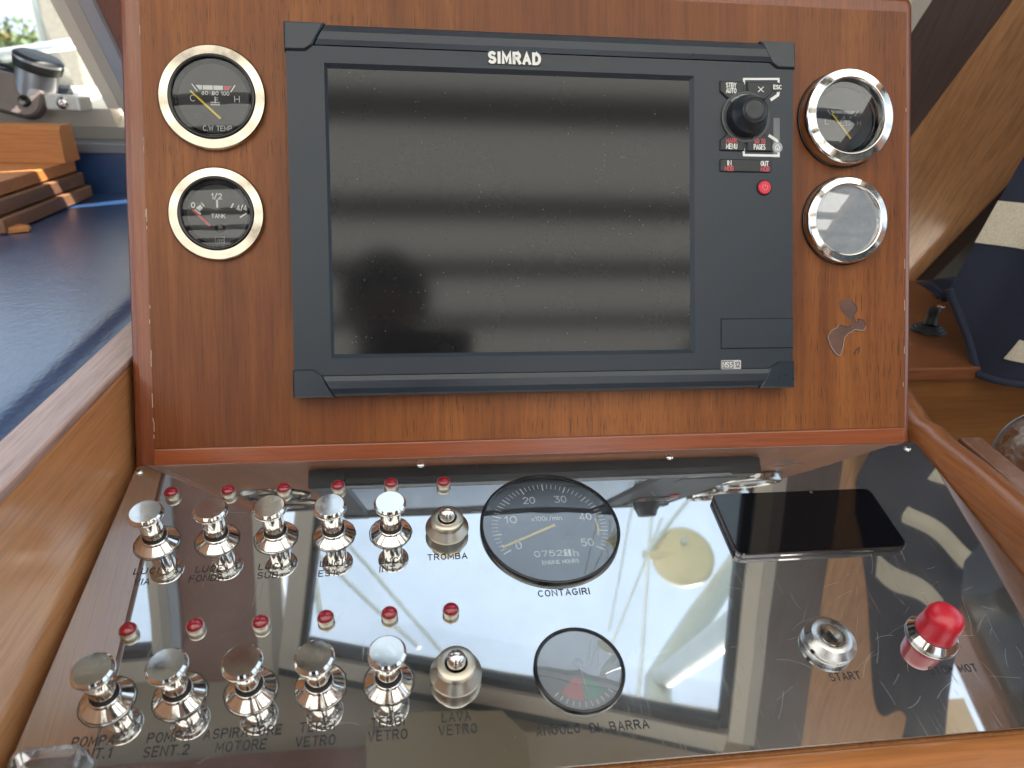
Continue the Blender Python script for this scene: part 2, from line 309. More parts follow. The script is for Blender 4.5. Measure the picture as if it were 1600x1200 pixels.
M_WATER = make_water()

# ------------------------------------------------------------------ mesh builder
class MB:
    def __init__(s): s.v = []; s.f = []; s.sm = []; s.mi = []; s.cur = 0
    def add(s, verts, faces, smooth=False):
        o = len(s.v); s.v += [tuple(p) for p in verts]; s.f += [tuple(i + o for i in f) for f in faces]; s.sm += [smooth] * len(faces); s.mi += [s.cur] * len(faces); return s
    def box(s, a, b, bev=0.0):
        (x0, y0, z0), (x1, y1, z1) = a, b
        if bev <= 0:
            return s.add([(x0, y0, z0), (x1, y0, z0), (x1, y1, z0), (x0, y1, z0), (x0, y0, z1), (x1, y0, z1), (x1, y1, z1), (x0, y1, z1)],
                         [(3, 2, 1, 0), (4, 5, 6, 7), (0, 1, 5, 4), (1, 2, 6, 5), (2, 3, 7, 6), (3, 0, 4, 7)])
        bm = bmesh.new(); bmesh.ops.create_cube(bm, size=1)
        bmesh.ops.scale(bm, vec=(x1 - x0, y1 - y0, z1 - z0), verts=bm.verts)
        bmesh.ops.translate(bm, vec=((x0 + x1) / 2, (y0 + y1) / 2, (z0 + z1) / 2), verts=bm.verts)
        bmesh.ops.bevel(bm, geom=bm.edges[:], offset=bev, segments=2, profile=0.5, affect='EDGES')
        bm.verts.index_update(); s.add([v.co[:] for v in bm.verts], [[v.index for v in f.verts] for f in bm.faces]); bm.free(); return s
    def lathe(s, prof, seg=48, c=(0, 0, 0), cap0=False, cap1=False, smooth=True):
        # prof: (radius, z); None between points starts a new smooth run
        runs = [[]]
        for p in prof:
            if p is None: runs.append([runs[-1][-1]])
            else: runs[-1].append(p)
        for run in runs:
            vs = [(c[0] + r * math.cos(2 * math.pi * k / seg), c[1] + r * math.sin(2 * math.pi * k / seg), c[2] + z) for r, z in run for k in range(seg)]
            fs = [(i * seg + k, i * seg + (k + 1) % seg, (i + 1) * seg + (k + 1) % seg, (i + 1) * seg + k) for i in range(len(run) - 1) for k in range(seg)]
            s.add(vs, fs, smooth)
        flat = [p for p in prof if p is not None]
        for on, (r, z), fl in ((cap0, flat[0], True), (cap1, flat[-1], False)):
            if on:
                vs = [(c[0] + r * math.cos(2 * math.pi * k / seg), c[1] + r * math.sin(2 * math.pi * k / seg), c[2] + z) for k in range(seg)]
                s.add(vs, [tuple(range(seg))[::-1] if fl else tuple(range(seg))])
        return s
    def disc(s, r, z, c=(0, 0), seg=48): return s.add([(c[0] + r * math.cos(2 * math.pi * k / seg), c[1] + r * math.sin(2 * math.pi * k / seg), z) for k in range(seg)], [tuple(range(seg))])
    def prism(s, poly, z0, z1, smooth=False, bev=0.0):
        n = len(poly); a = sum(poly[i][0] * poly[(i + 1) % n][1] - poly[(i + 1) % n][0] * poly[i][1] for i in range(n))
        if a < 0: poly = poly[::-1]
        if bev:
            ins = inset(poly, bev)
            v = [(x, y, z0) for x, y in poly] + [(x, y, z1 - bev) for x, y in poly] + [(x, y, z1) for x, y in ins]
            f = [tuple(range(n))[::-1], tuple(range(2 * n, 3 * n))]
            for q in (0, n): f += [(q + i, q + (i + 1) % n, q + n + (i + 1) % n, q + n + i) for i in range(n)]
            return s.add(v, f, smooth)
        v = [(x, y, z0) for x, y in poly] + [(x, y, z1) for x, y in poly]
        f = [tuple(range(n))[::-1], tuple(range(n, 2 * n))] + [(i, (i + 1) % n, n + (i + 1) % n, n + i) for i in range(n)]
        return s.add(v, f, smooth)
    def tube(s, pts, r, seg=10, smooth=True, r1=None):
        pts = [Vector(p) for p in pts]; n = len(pts); vs = []
        up = Vector((0, 0, 1))
        for i, p in enumerate(pts):
            d = (pts[min(i + 1, n - 1)] - pts[max(i - 1, 0)]).normalized()
            a = d.cross(up if abs(d.z) < 0.95 else Vector((1, 0, 0))).normalized(); b = a.cross(d)
            rr = r if r1 is None else r + (r1 - r) * i / (n - 1)
            vs += [p + a * rr * math.cos(2 * math.pi * k / seg) + b * rr * math.sin(2 * math.pi * k / seg) for k in range(seg)]
        fs = [(i * seg + k, (i + 1) * seg + k, (i + 1) * seg + (k + 1) % seg, i * seg + (k + 1) % seg) for i in range(n - 1) for k in range(seg)]
        s.add(vs, fs, smooth); s.add(vs[:seg], [tuple(range(seg))]); s.add(vs[-seg:], [tuple(range(seg))[::-1]]); return s
    def sweep(s, sections, closed=True, caps=True, smooth=True):  # list of equal-length rings
        n = len(sections[0]); vs = [p for ring in sections for p in ring]
        m_ = n if closed else n - 1
        fs = [(i * n + k, i * n + (k + 1) % n, (i + 1) * n + (k + 1) % n, (i + 1) * n + k) for i in range(len(sections) - 1) for k in range(m_)]
        s.add(vs, fs, smooth)
        if caps and closed: s.add(sections[0], [tuple(range(n))[::-1]]); s.add(sections[-1], [tuple(range(n))])
        return s
    def ribbon(s, pts, w, z, closed=False):
        pts = [Vector((p[0], p[1])) for p in pts]
        if closed and (pts[0] - pts[-1]).length < 1e-9: pts = pts[:-1]
        n = len(pts); vs = []
        for i, p in enumerate(pts):
            a = pts[(i - 1) % n] if (closed or i > 0) else None; b = pts[(i + 1) % n] if (closed or i < n - 1) else None
            d1 = (p - a).normalized() if a is not None else None; d2 = (b - p).normalized() if b is not None else None
            if d1 is None: d1 = d2
            if d2 is None: d2 = d1
            n1 = Vector((-d1.y, d1.x)); n2 = Vector((-d2.y, d2.x)); mm_ = n1 + n2
            if mm_.length < 0.3: mm_ = n1
            mm_.normalize(); k = w / 2 / max(0.5, mm_.dot(n1))
            q = p
            if not closed:
                if i == 0: q = p - d1 * w * 0.4
                if i == n - 1: q = p + d2 * w * 0.4
            vs += [(*(q - mm_ * k), z), (*(q + mm_ * k), z)]
        c = n if closed else n - 1
        s.add(vs, [(2 * i, 2 * ((i + 1) % n), 2 * ((i + 1) % n) + 1, 2 * i + 1) for i in range(c)]); return s
    def build(s, name, material, parent=None, frame=None, label=None):
        me = bpy.data.meshes.new(name); me.from_pydata(s.v, [], s.f)
        for mt in (material if isinstance(material, (list, tuple)) else [material]): me.materials.append(mt)
        me.polygons.foreach_set('use_smooth', s.sm)
        if any(s.mi): me.polygons.foreach_set('material_index', s.mi)
        me.update()
        o = bpy.data.objects.new(name, me); col.objects.link(o)
        if parent is not None: o.parent = parent
        if frame is not None: o.matrix_local = frame
        if label: o['label'] = label
        return o
def inset(poly, d):
    n = len(poly); out = []
    for i in range(n):
        a, p, b = Vector(poly[i - 1][:2]), Vector(poly[i][:2]), Vector(poly[(i + 1) % n][:2])
        d1, d2 = (p - a).normalized(), (b - p).normalized(); n1, n2 = Vector((-d1.y, d1.x)), Vector((-d2.y, d2.x))
        m_ = (n1 + n2).normalized(); out.append(tuple(p + m_ * d / max(0.4, m_.dot(n1))))
    return out
def rrect(x0, y0, x1, y1, r, seg=5):
    pts = []
    for cx, cy, a0 in ((x1 - r, y1 - r, 0), (x0 + r, y1 - r, 90), (x0 + r, y0 + r, 180), (x1 - r, y0 + r, 270)):
        pts += [(cx + r * math.cos(R(a0 + 90 * k / seg)), cy + r * math.sin(R(a0 + 90 * k / seg))) for k in range(seg + 1)]
    return pts
def thing(name, label, cat, frame=None, group=None):
    o = bpy.data.objects.new(name, None); col.objects.link(o); o.empty_display_size = 0.02
    o['label'] = label; o['category'] = cat
    if group: o['group'] = group
    if frame is not None: o.matrix_world = frame
    return o
def tag(o, label, cat, group=None):
    o['label'] = label; o['category'] = cat
    if group: o['group'] = group
    return o
def struct(o): o['kind'] = 'structure'; return o
def dup(root, frame, label):
    c = root.copy(); col.objects.link(c); c.matrix_world = frame; c['label'] = label
    for ch in list(root.children):
        d = ch.copy(); col.objects.link(d); d.parent = c
        for g in list(ch.children): e = g.copy(); col.objects.link(e); e.parent = d
    return c
def T(x, y, z=0): return Matrix.Translation((x, y, z))

# ------------------------------------------------------------------ single-stroke lettering (4 wide, 6 high)
def arc(cx, cy, rx, ry, a0, a1, n=10): return [(cx + rx * math.cos(R(a0 + (a1 - a0) * k / n)), cy + ry * math.sin(R(a0 + (a1 - a0) * k / n))) for k in range(n + 1)]
O_ = [arc(2, 3, 2, 3, 90, 450, 20)]
G = {'A': (4, [[(0, 0), (2, 6), (4, 0)], [(0.75, 2), (3.25, 2)]]), 'B': (3.8, [[(0, 0), (0, 6), (2.2, 6)] + arc(2.2, 4.6, 1.3, 1.4, 90, -90, 6) + [(0, 3.2)], [(2.2, 3.2)] + arc(2.2, 1.6, 1.6, 1.6, 90, -90, 6) + [(0, 0)]]),
     'C': (4, [arc(2.1, 3, 2.1, 3, 50, 310, 14)]), 'D': (4, [[(0, 0), (0, 6), (1.6, 6)] + arc(1.6, 3, 2.4, 3, 90, -90, 10) + [(0, 0)]]),
     'E': (3.4, [[(3.4, 6), (0, 6), (0, 0), (3.4, 0)], [(0, 3.1), (2.9, 3.1)]]), 'F': (3.4, [[(3.4, 6), (0, 6), (0, 0)], [(0, 3.1), (2.8, 3.1)]]),
     'G': (4.2, [arc(2.1, 3, 2.1, 3, 50, 340, 16) + [(4.1, 2.8), (2.4, 2.8)]]), 'H': (3.8, [[(0, 0), (0, 6)], [(3.8, 0), (3.8, 6)], [(0, 3), (3.8, 3)]]),
     'I': (0.2, [[(0.1, 0), (0.1, 6)]]), 'J': (3, [[(3, 6), (3, 1.5)] + arc(1.5, 1.5, 1.5, 1.5, 0, -180, 6)]), 'K': (3.8, [[(0, 0), (0, 6)], [(3.6, 6), (0, 2.4)], [(1.3, 3.6), (3.8, 0)]]), 'L': (3.2, [[(0, 6), (0, 0), (3.2, 0)]]),
     'M': (4.6, [[(0, 0), (0, 6), (2.3, 1.6), (4.6, 6), (4.6, 0)]]), 'N': (4, [[(0, 0), (0, 6), (4, 0), (4, 6)]]), 'O': (4, O_), 'P': (3.7, [[(0, 0), (0, 6), (2.1, 6)] + arc(2.1, 4.4, 1.6, 1.6, 90, -90, 6) + [(0, 2.8)]]),
     'Q': (4, O_ + [[(2.6, 1.4), (4, -0.3)]]), 'R': (3.9, [[(0, 0), (0, 6), (2.2, 6)] + arc(2.2, 4.5, 1.5, 1.5, 90, -90, 6) + [(0, 3)], [(2, 3), (3.9, 0)]]),
     'S': (3.7, [arc(1.85, 4.5, 1.7, 1.5, 35, 270, 9) + arc(1.85, 1.5, 1.8, 1.5, 90, -145, 9)[1:]]), 'T': (3.8, [[(0, 6), (3.8, 6)], [(1.9, 6), (1.9, 0)]]), 'U': (3.8, [[(0, 6), (0, 1.9)] + arc(1.9, 1.9, 1.9, 1.9, 180, 360, 8) + [(3.8, 6)]]),
     'V': (4, [[(0, 6), (2, 0), (4, 6)]]), 'W': (5.4, [[(0, 6), (1.3, 0), (2.7, 5), (4.1, 0), (5.4, 6)]]), 'X': (4, [[(0, 0), (4, 6)], [(0, 6), (4, 0)]]), 'Y': (4, [[(0, 6), (2, 3), (4, 6)], [(2, 3), (2, 0)]]),
     '0': (3.6, [arc(1.8, 3, 1.8, 3, 90, 450, 18)]), '1': (1.6, [[(0, 4.6), (1.4, 6), (1.4, 0)]]), '2': (3.5, [arc(1.75, 4.3, 1.7, 1.7, 165, -35, 9) + [(0, 0), (3.5, 0)]]), '3': (3.5, [[(0.1, 6), (3.3, 6), (1.6, 3.6)] + arc(1.6, 1.8, 1.8, 1.8, 80, -150, 9)]),
     '4': (3.7, [[(2.7, 0), (2.7, 6), (0, 1.6), (3.7, 1.6)]]), '5': (3.5, [[(3.2, 6), (0.5, 6), (0.2, 3.2)] + arc(1.6, 2, 1.85, 2, 120, -145, 10)]), '6': (3.5, [[(2.7, 6), (0.4, 2.8)], arc(1.75, 1.8, 1.7, 1.8, 90, 450, 14)]), '7': (3.4, [[(0, 6), (3.4, 6), (1.2, 0)]]),
     '8': (3.5, [arc(1.75, 4.5, 1.45, 1.5, 90, 450, 14), arc(1.75, 1.55, 1.75, 1.55, 90, 450, 14)]), '9': (3.5, [[(0.9, 0), (3.1, 3.2)], arc(1.75, 4.2, 1.7, 1.8, 90, 450, 14)]),
     '.': (0.6, [[(0.1, 0), (0.1, 0.35)]]), '/': (2.6, [[(0, -0.4), (2.6, 6.4)]]), '-': (2.4, [[(0, 3), (2.4, 3)]]), ' ': (2, []), 'x': (3, [[(0, 0), (3, 4)], [(0, 4), (3, 0)]]), 'r': (2, [[(0, 0), (0, 4)], [(0, 2.6)] + arc(1.6, 2.4, 1.6, 1.6, 170, 80, 4)]),
     'm': (4.8, [[(0, 0), (0, 4)], arc(1.2, 2.6, 1.2, 1.4, 180, 0, 6) + [(2.4, 0)], arc(3.6, 2.6, 1.2, 1.4, 180, 0, 6) + [(4.8, 0)]]), 'i': (0.2, [[(0.1, 0), (0.1, 4)], [(0.1, 5.3), (0.1, 5.7)]]), 'n': (2.8, [[(0, 0), (0, 4)], arc(1.4, 2.6, 1.4, 1.4, 180, 0, 6) + [(2.8, 0)]]), 'h': (2.8, [[(0, 0), (0, 6)], arc(1.4, 2.6, 1.4, 1.4, 180, 0, 6) + [(2.8, 0)]])}
def text(mb, s, x, y, h, w=None, stroke=0.0009, z=0.0003, align='c', gap=1.5, slant=0.0, place=None):
    """lettering centred at x, y (y = middle); h letter height, w total width if given"""
    tot = sum(G[c][0] for c in s) + gap * (len(s) - 1); k = h / 6; kx = (w / tot) if w else k
    cx = {'c': -tot / 2, 'l': 0, 'r': -tot}[align]; i = 0
    for c in s:
        gw, strokes = G[c]
        for st in strokes:
            pts = [((cx + p[0]) * kx + (p[1] - 3) * k * slant, (p[1] - 3) * k) for p in st]
            closed = len(pts) > 6 and abs(pts[0][0] - pts[-1][0]) + abs(pts[0][1] - pts[-1][1]) < 1e-7
            if place: pts = [place(*p) for p in pts]
            mb.ribbon([(x + p[0], y + p[1]) for p in pts], stroke, z + i * 1.5e-5, closed); i += 1
        cx += gw + gap
    return mb

# ------------------------------------------------------------------ instrument panel (leaning mahogany board)
ip = thing('instrument_panel', 'upright mahogany instrument panel carrying the black chartplotter and four round gauges', 'instrument panel', PANEL)
UL, UR, VB, VT = -0.2972, 0.2925, -0.1745, 0.1765
def rounded_board(u0, u1, v0, v1, z0, z1, r, corner):
    mb = MB(); o = rrect(u0, v0, u1, v1, corner, 6); ins = [inset(o, r * (1 - math.cos(R(a)))) for a in (0, 30, 60, 90)]
    rings = [[(x, y, z0) for x, y in o]] + [[(x, y, z1 - r + r * math.sin(R(a))) for x, y in q] for a, q in zip((0, 30, 60, 90), ins)]
    mb.sweep(rings, True, True, True); mb.sm[-1] = mb.sm[-2] = False
    return mb
rounded_board(UL, UR, VB - 0.03, VT, -0.045, PB - 0.0008, 0.006, 0.009).build('frame', M_TRIM, ip)
vu0, vu1, vv0, vv1 = pan(231, 400)[0], pan(1413.5, 400)[0], pan(820, 684)[1], pan(1300, 13)[1]
MB().box((vu0, vv0, PB - 0.004), (vu1, vv1, PB)).build('veneer', M_VENEER, ip)
MB().box((vu0 - 0.0005, vv0 - 0.0125, PB - 0.004), (vu1 + 0.0005, vv0 - 0.0006, PB + 0.0012), 0.0009).build('bottom_trim', M_TRIMX, ip)
# worn line of bare filler along the veneer joints
sm = MB()
for k in range(20):
    v = random.uniform(vv0, vv0 + 0.3) if k % 3 else random.uniform(vv0, vv0 + 0.1); ln = random.uniform(0.002, 0.010); x = vu0 + random.uniform(-0.0004, 0.0004)
    if k % 4 == 0: x = vu1 + random.uniform(-0.0004, 0.0004)
    sm.box((x - 0.00025, v, PB - 0.001), (x + 0.00025, v + ln, PB + 0.00022))
sm.build('joint_filler', mat('pale filler', (0.4, 0.3, 0.22), 0.7), ip)['kind'] = 'stuff'
# peeled varnish patch, outlined
raw = [(1200 + a_ / 3, 400 + b_ / 3) for a_, b_ in ((375, 195), (390, 200), (385, 212), (405, 222), (418, 240), (412, 262), (398, 275), (405, 300), (412, 318), (425, 300), (420, 290), (455, 305), (452, 350), (430, 355), (400, 345), (385, 360), (360, 375), (350, 410), (345, 440), (335, 475), (320, 465), (300, 440), (285, 415), (278, 385), (285, 362), (300, 348), (325, 335), (330, 322), (360, 330), (380, 335), (390, 320), (385, 295), (365, 278), (345, 260), (335, 235), (330, 215), (345, 205), (365, 212))]
pp = [pan(*q) for q in raw]
def smooth_poly(p, it=2, jit=0.0):
    for _ in range(it):
        q = []
        for i in range(len(p)):
            a, b = p[i], p[(i + 1) % len(p)]
            q += [(a[0] * .75 + b[0] * .25 + random.uniform(-jit, jit), a[1] * .75 + b[1] * .25 + random.uniform(-jit, jit)), (a[0] * .25 + b[0] * .75 + random.uniform(-jit, jit), a[1] * .25 + b[1] * .75 + random.uniform(-jit, jit))]
        p = q
    return p
pp = smooth_poly(pp, 1, 0.0003); pp = smooth_poly(pp, 1, 0.0002)
M_PATCH = plastic('bare weathered wood', (0.095, 0.044, 0.031), 0.6, 420, 0.5, 0.6)
bmP = bmesh.new(); fP = bmP.faces.new([bmP.verts.new((x, y, PB + 0.0002)) for x, y in pp])
if fP.normal.z < 0: fP.normal_flip()
bmesh.ops.triangulate(bmP, faces=[fP]); bmP.verts.index_update()
MB().add([v.co[:] for v in bmP.verts], [[v.index for v in f.verts] for f in bmP.faces]).build('peeled_patch', M_PATCH, ip)
pe = MB(); npp = len(pp); st = int(npp * .12)
pe.ribbon(pp[int(npp * .05):int(npp * .78)], 0.0006, PB + 0.00032)
pe.build('patch_edge', mat('lifted varnish edge', (0.035, 0.014, 0.012), 0.5), ip); pe = MB()
pe.ribbon([(x + 0.0005, y + 0.0006) for x, y in pp[int(npp * .30):int(npp * .70)]], 0.0004, PB + 0.00036)  # pale offset line paints a highlight along the lifted varnish
pe.build('patch_edge', mat('varnish edge highlight', (0.42, 0.30, 0.24), 0.4), ip); pe = MB()
pe.ribbon([pan(*q) for q in ((1334, 554), (1338, 546), (1343, 543), (1340, 552))], 0.0009, PB + 0.00036)
pe.build('patch_edge', mat('lifted varnish edge', (0.035, 0.014, 0.012), 0.5), ip)
for q in ((1296, 455, 0.004, 0.012), (1392, 300, 0.0012, 0.001)): pass
# console body behind the board
struct_c = thing('console_cabinet', 'mahogany cabinet behind and beneath the instrument panel and switch plate', 'cabinet', Matrix())
def yz_prism(x0, x1, prof, name, mt, parent, label=None):
    n = len(prof); v = [(x0, y, z) for y, z in prof] + [(x1, y, z) for y, z in prof]
    f = [tuple(range(n)), tuple(range(n, 2 * n))[::-1]] + [(i, n + i, n + (i + 1) % n, (i + 1) % n) for i in range(n)]
    return MB().add(v, f).build(name, mt, parent)
yz_prism(-0.268, 0.306, [(0.047, -0.02), (0.175, 0.30), (0.34, 0.31), (0.36, -0.95), (0.05, -0.95)], 'cabinet_back', M_TRIM, struct_c)
yz_prism(-0.272, 0.314, [(-0.002, -0.006), (-0.226, -0.0605), (-0.226, -0.95), (0.045, -0.95), (0.045, -0.006)], 'cabinet_base', M_SIDE, struct_c)

# ------------------------------------------------------------------ chartplotter
cp = thing('chartplotter', 'black marine chartplotter with a large dark screen, mounted on the mahogany panel', 'chartplotter', PANEL)
HW, HH = 0.185, 0.1288
mb = MB(); o0 = rrect(-HW + 0.0025, -HH + 0.0015, HW - 0.0025, HH - 0.0015, 0.006, 4); o1 = rrect(-HW + 0.0004, -HH + 0.0012, HW - 0.0004, HH - 0.0012, 0.006, 4)
mb.sweep([[(x, y, PB) for x, y in o0], [(x, y, -0.0056) for x, y in o1], [(x, y, -0.0050) for x, y in o1]], True, True, False)
mb.build('housing', M_BLACK, cp)
su0, sv0, su1, sv1 = -0.1566, -0.0987, 0.1040, 0.0992      # screen opening
fu, fv = HW - 0.0004, 0.1135
def frame_faces(mb, o, i, zo, zi):
    a = [(o[0], o[1], zo), (o[2], o[1], zo), (o[2], o[3], zo), (o[0], o[3], zo)]; b = [(i[0], i[1], zi), (i[2], i[1], zi), (i[2], i[3], zi), (i[0], i[3], zi)]
    mb.add(a + b, [(k, (k + 1) % 4, 4 + (k + 1) % 4, 4 + k) for k in range(4)])
mb = MB(); B1 = 0.0030
frame_faces(mb, (-fu, -fv, fu, fv), (-fu + 0.0006, -fv, fu - 0.0006, fv), -0.0052, -0.0008)
frame_faces(mb, (-fu + 0.0006, -fv, fu - 0.0006, fv), (su0 - B1 * 0.7, sv0 - B1, su1 + B1, sv1 + B1), -0.0008, -0.0008)
frame_faces(mb, (su0 - B1 * 0.7, sv0 - B1, su1 + B1, sv1 + B1), (su0, sv0, su1, sv1), -0.0008, -0.0034)
mb.build('front_panel', M_BLACK, cp)
MB().add([(su0 - .001, sv0 - .001, -0.0033), (su1 + .001, sv0 - .001, -0.0033), (su1 + .001, sv1 + .001, -0.0033), (su0 - .001, sv1 + .001, -0.0033)], [(0, 1, 2, 3)]).build('screen', M_SCREEN, cp)
# curved rails top and bottom, with clipped corner caps
def rail(sgn, u0, u1, k0, k1, name, mt, lift=0.0):
    prof = [(fv + 0.0006, -0.004), (fv + 0.0006, -0.0002), (fv + 0.004, 0.0008), (HH - 0.006, 0.0009), (HH - 0.0022, -0.0001), (HH - 0.0004, -0.0022), (HH, -0.0055), (HH - 0.001, -0.0125)]
    mb = MB(); secs = []
    for u, k in ((u0, k0), (u1, k1)):
        secs.append([(u + k * (HH - v), sgn * v, z + lift) for v, z in prof])
    if sgn < 0: secs = secs[::-1]
    mb.sweep(secs, True, True, False); 
    return mb.build(name, mt, cp)
for sgn, nm in ((1, 'top_rail'), (-1, 'bottom_rail')):
    rail(sgn, -HW + 0.0285, HW - 0.0265, -0.55, 0.55, nm, M_BLACK2)
    for sx in (-1, 1):
        # cap: pentagon with the photographed chamfer
        e = HW; c = [(e, HH), (e - 0.0275, HH), (e - 0.0185, fv - 0.0005), (e - 0.0140, fv - 0.0038), (e, fv - 0.0040)]
        if sgn < 0: c = [(e, HH), (e - 0.0275, HH), (e - 0.0195, fv - 0.0005), (e - 0.0140, fv - 0.0045), (e, fv - 0.0045)]
        poly = [(sx * a, sgn * b) for a, b in c]
        if sx * sgn < 0: poly = poly[::-1]
        MB().prism(poly, -0.0125, 0.0011, bev=0.0011).build('corner_cap', M_BLACK2, cp)
# logo and badge
bu, bv = pan(804, 91, 0)
text(MB(), 'SIMRAD', bu, bv, 0.0068, 0.0360, 0.0021, 0.0001, gap=2.6).build('logo', M_LOGO, cp)
MB().prism(rrect(bu - 0.0195, bv - 0.0046, bu + 0.0195, bv + 0.0046, 0.0012, 3), -0.0008, -0.0004).build('logo_recess', M_KEY, cp)
x0, y0 = pan(1127, 577, 0); x1, y1 = pan(1158, 562.5, 0)
bd = MB().prism(rrect(x0, y0, x1, y1, 0.0008, 3), -0.0009, -0.0002).build('badge', M_LOGO, cp)
q0 = x0 + (x1 - x0) * 0.62
MB().prism(rrect(x0 + 0.0003, y0 + 0.0004, q0, y1 - 0.0004, 0.0006, 2), -0.0003, 0.0000).build('badge_field', mat('grey badge field', (0.16, 0.16, 0.17), 0.4), bd)
text(MB(), 'NSS', (x0 + q0) / 2, (y0 + y1) / 2, 0.0038, 0.0074, 0.0006, 0.0002).build('badge_lettering', M_WHITE, bd)
text(MB(), '12', (x1 + q0) / 2, (y0 + y1) / 2, 0.0038, 0.0034, 0.0006, 0.0002).build('badge_number', M_INK, bd)
# card door
du0, dv0 = pan(1127.5, 544.5, 0); du1, dv1 = fu - 0.0004, pan(1127.5, 498.5, 0)[1]
MB().prism(rrect(du0 - 0.0004, dv0 - 0.0006, fu - 0.0002, dv1 + 0.0005, 0.0006, 3), -0.0012, -0.00065).build('door_gap', M_DARK, cp)
MB().prism(rrect(du0 + 0.0002, dv0 + 0.0001, du1, dv1 - 0.0001, 0.0006, 3), -0.0012, -0.0001, bev=0.0003).build('card_door', M_BLACK, cp)
# keypad
ku, kv = pan(1165, 183, 0)                                  # dial centre
def key(poly, txts, name='key'):
    k = MB().prism(poly, -0.0009, 0.0007, bev=0.0006).build(name, M_KEY, cp)
    for s, x, y, h, w, mt in txts: text(MB(), s, x, y, h, w, 0.00062, 0.0009).build('key_lettering', mt, k)
    return k
def P0(px, py): return pan(px, py, 0.0)
def W0(px, n): return n / 1110 * 0.53
kt, kb = P0(1165, 128)[1], P0(1165, 236)[1]
ulx, urx = P0(1125, 140)[0], P0(1206, 140)[0]
hy = 0.0068
for sx, sy, t in ((-1, 1, [('STBY', -0.0116, 0.0022, 0.0031, 0.0076, M_WHITE), ('AUTO', -0.0116, -0.0018, 0.0033, 0.0076, M_WHITE)]),
                  (1, 1, [('X', 0.0115, -0.0002, 0.0036, 0.0040, M_WHITE)]),
                  (-1, -1, [('MARK', -0.0113, 0.0020, 0.0031, 0.0082, M_PINKP), ('MENU', -0.0113, -0.0022, 0.0035, 0.0082, M_WHITE)]),
                  (1, -1, [('GO TO', 0.0108, 0.0020, 0.0031, 0.0080, M_PINKP), ('PAGES', 0.0105, -0.0022, 0.0035, 0.0086, M_WHITE)])):
    xe = ulx if sx < 0 else urx; ye = kt if sy > 0 else kb
    wq = abs(xe - ku); poly = [(ku + sx * 0.0012, ye), (xe, ye), (xe, ye - sy * 0.0075), (xe - sx * 0.0055, ye - sy * 0.0125), (ku + sx * 0.0065, ye - sy * 0.0115), (ku + sx * 0.0012, ye - sy * 0.0065)]
    if sx * sy > 0: poly = poly[::-1]
    cy_ = ye - sy * 0.0052
    key(poly, [(s, ku + x, cy_ + y, h, w, mt) for s, x, y, h, w, mt in t])
a = P0(1125, 268); b = P0(1205, 250)
rk = MB().prism(rrect(a[0], a[1], b[0], b[1], 0.0013, 3), -0.0009, 0.0006, bev=0.0006).build('rocker_key', M_KEY, cp)
for s, px, py, w, mt in (('IN', 1139, 255, 0.0028, M_WHITE), ('MOB', 1138.5, 263.5, 0.0064, M_PINKP), ('OUT', 1194, 256, 0.0058, M_WHITE), ('MOB', 1194.5, 264.5, 0.0066, M_PINKP)):
    x, y = P0(px, py); text(MB(), s, x, y, 0.0033, w, 0.00062, 0.0008).build('key_lettering', mt, rk)
# printed corner bracket, ESC roundel and home roundel to the right of the keys
pr = MB()
def strip(pts, w): pr.ribbon([P0(*p) for p in pts], w, -0.0005)
strip([(1163, 130), (1163, 123), (1217, 123), (1217, 130)], 0.0016)
strip([(1217, 141), (1216, 148), (1206, 155)], 0.0022)
br = pr.build('key_bracket', M_WHITE, cp); pr = MB()
strip([(1203, 212), (1214, 219), (1217, 226)], 0.0022)
strip([(1217, 238), (1217, 243), (1163, 242), (1162, 233)], 0.0018)
br = pr.build('key_bracket', M_WHITE, cp)
e_ = P0(1215, 136); MB().prism([(e_[0] + 0.0036 * math.cos(R(k * 15)), e_[1] + 0.0036 * math.sin(R(k * 15))) for k in range(24)], -0.0008, -0.0003).build('escape_roundel', M_KEY, cp)
text(MB(), 'ESC', e_[0], e_[1], 0.0027, 0.0062, 0.0007, -0.0001).build('escape_lettering', M_WHITE, cp)
h_ = P0(1215, 230); MB().prism([(h_[0] + 0.0040 * math.cos(R(k * 15)), h_[1] + 0.0040 * math.sin(R(k * 15))) for k in range(24)], -0.0008, -0.0003).build('home_roundel', mat('grey roundel', (0.34, 0.36, 0.38), 0.5), cp)
hm = MB(); hx, hy2 = h_
hm.ribbon([(hx - 0.002, hy2), (hx, hy2 + 0.0021), (hx + 0.002, hy2)], 0.00055, -0.0001); hm.ribbon([(hx - 0.0015, hy2 - 0.0002), (hx - 0.0015, hy2 - 0.002), (hx + 0.0015, hy2 - 0.002), (hx + 0.0015, hy2 - 0.0002)], 0.00055, -0.00012)
hm.ribbon([(hx, hy2 - 0.002), (hx, hy2 - 0.0006)], 0.0008, -0.00008); hm.build('home_icon', M_WHITE, cp)
sg = MB(); a = P0(1207, 246); b = P0(1219, 184)
sg.prism([(a[0] + 0.001, a[1]), (b[0], a[1]), (b[0], b[1]), (a[0] + 0.001, b[1])], -0.0008, -0.00055).build('glossy_strip', mat('glossy grey strip', (0.14, 0.15, 0.165), 0.15), cp)
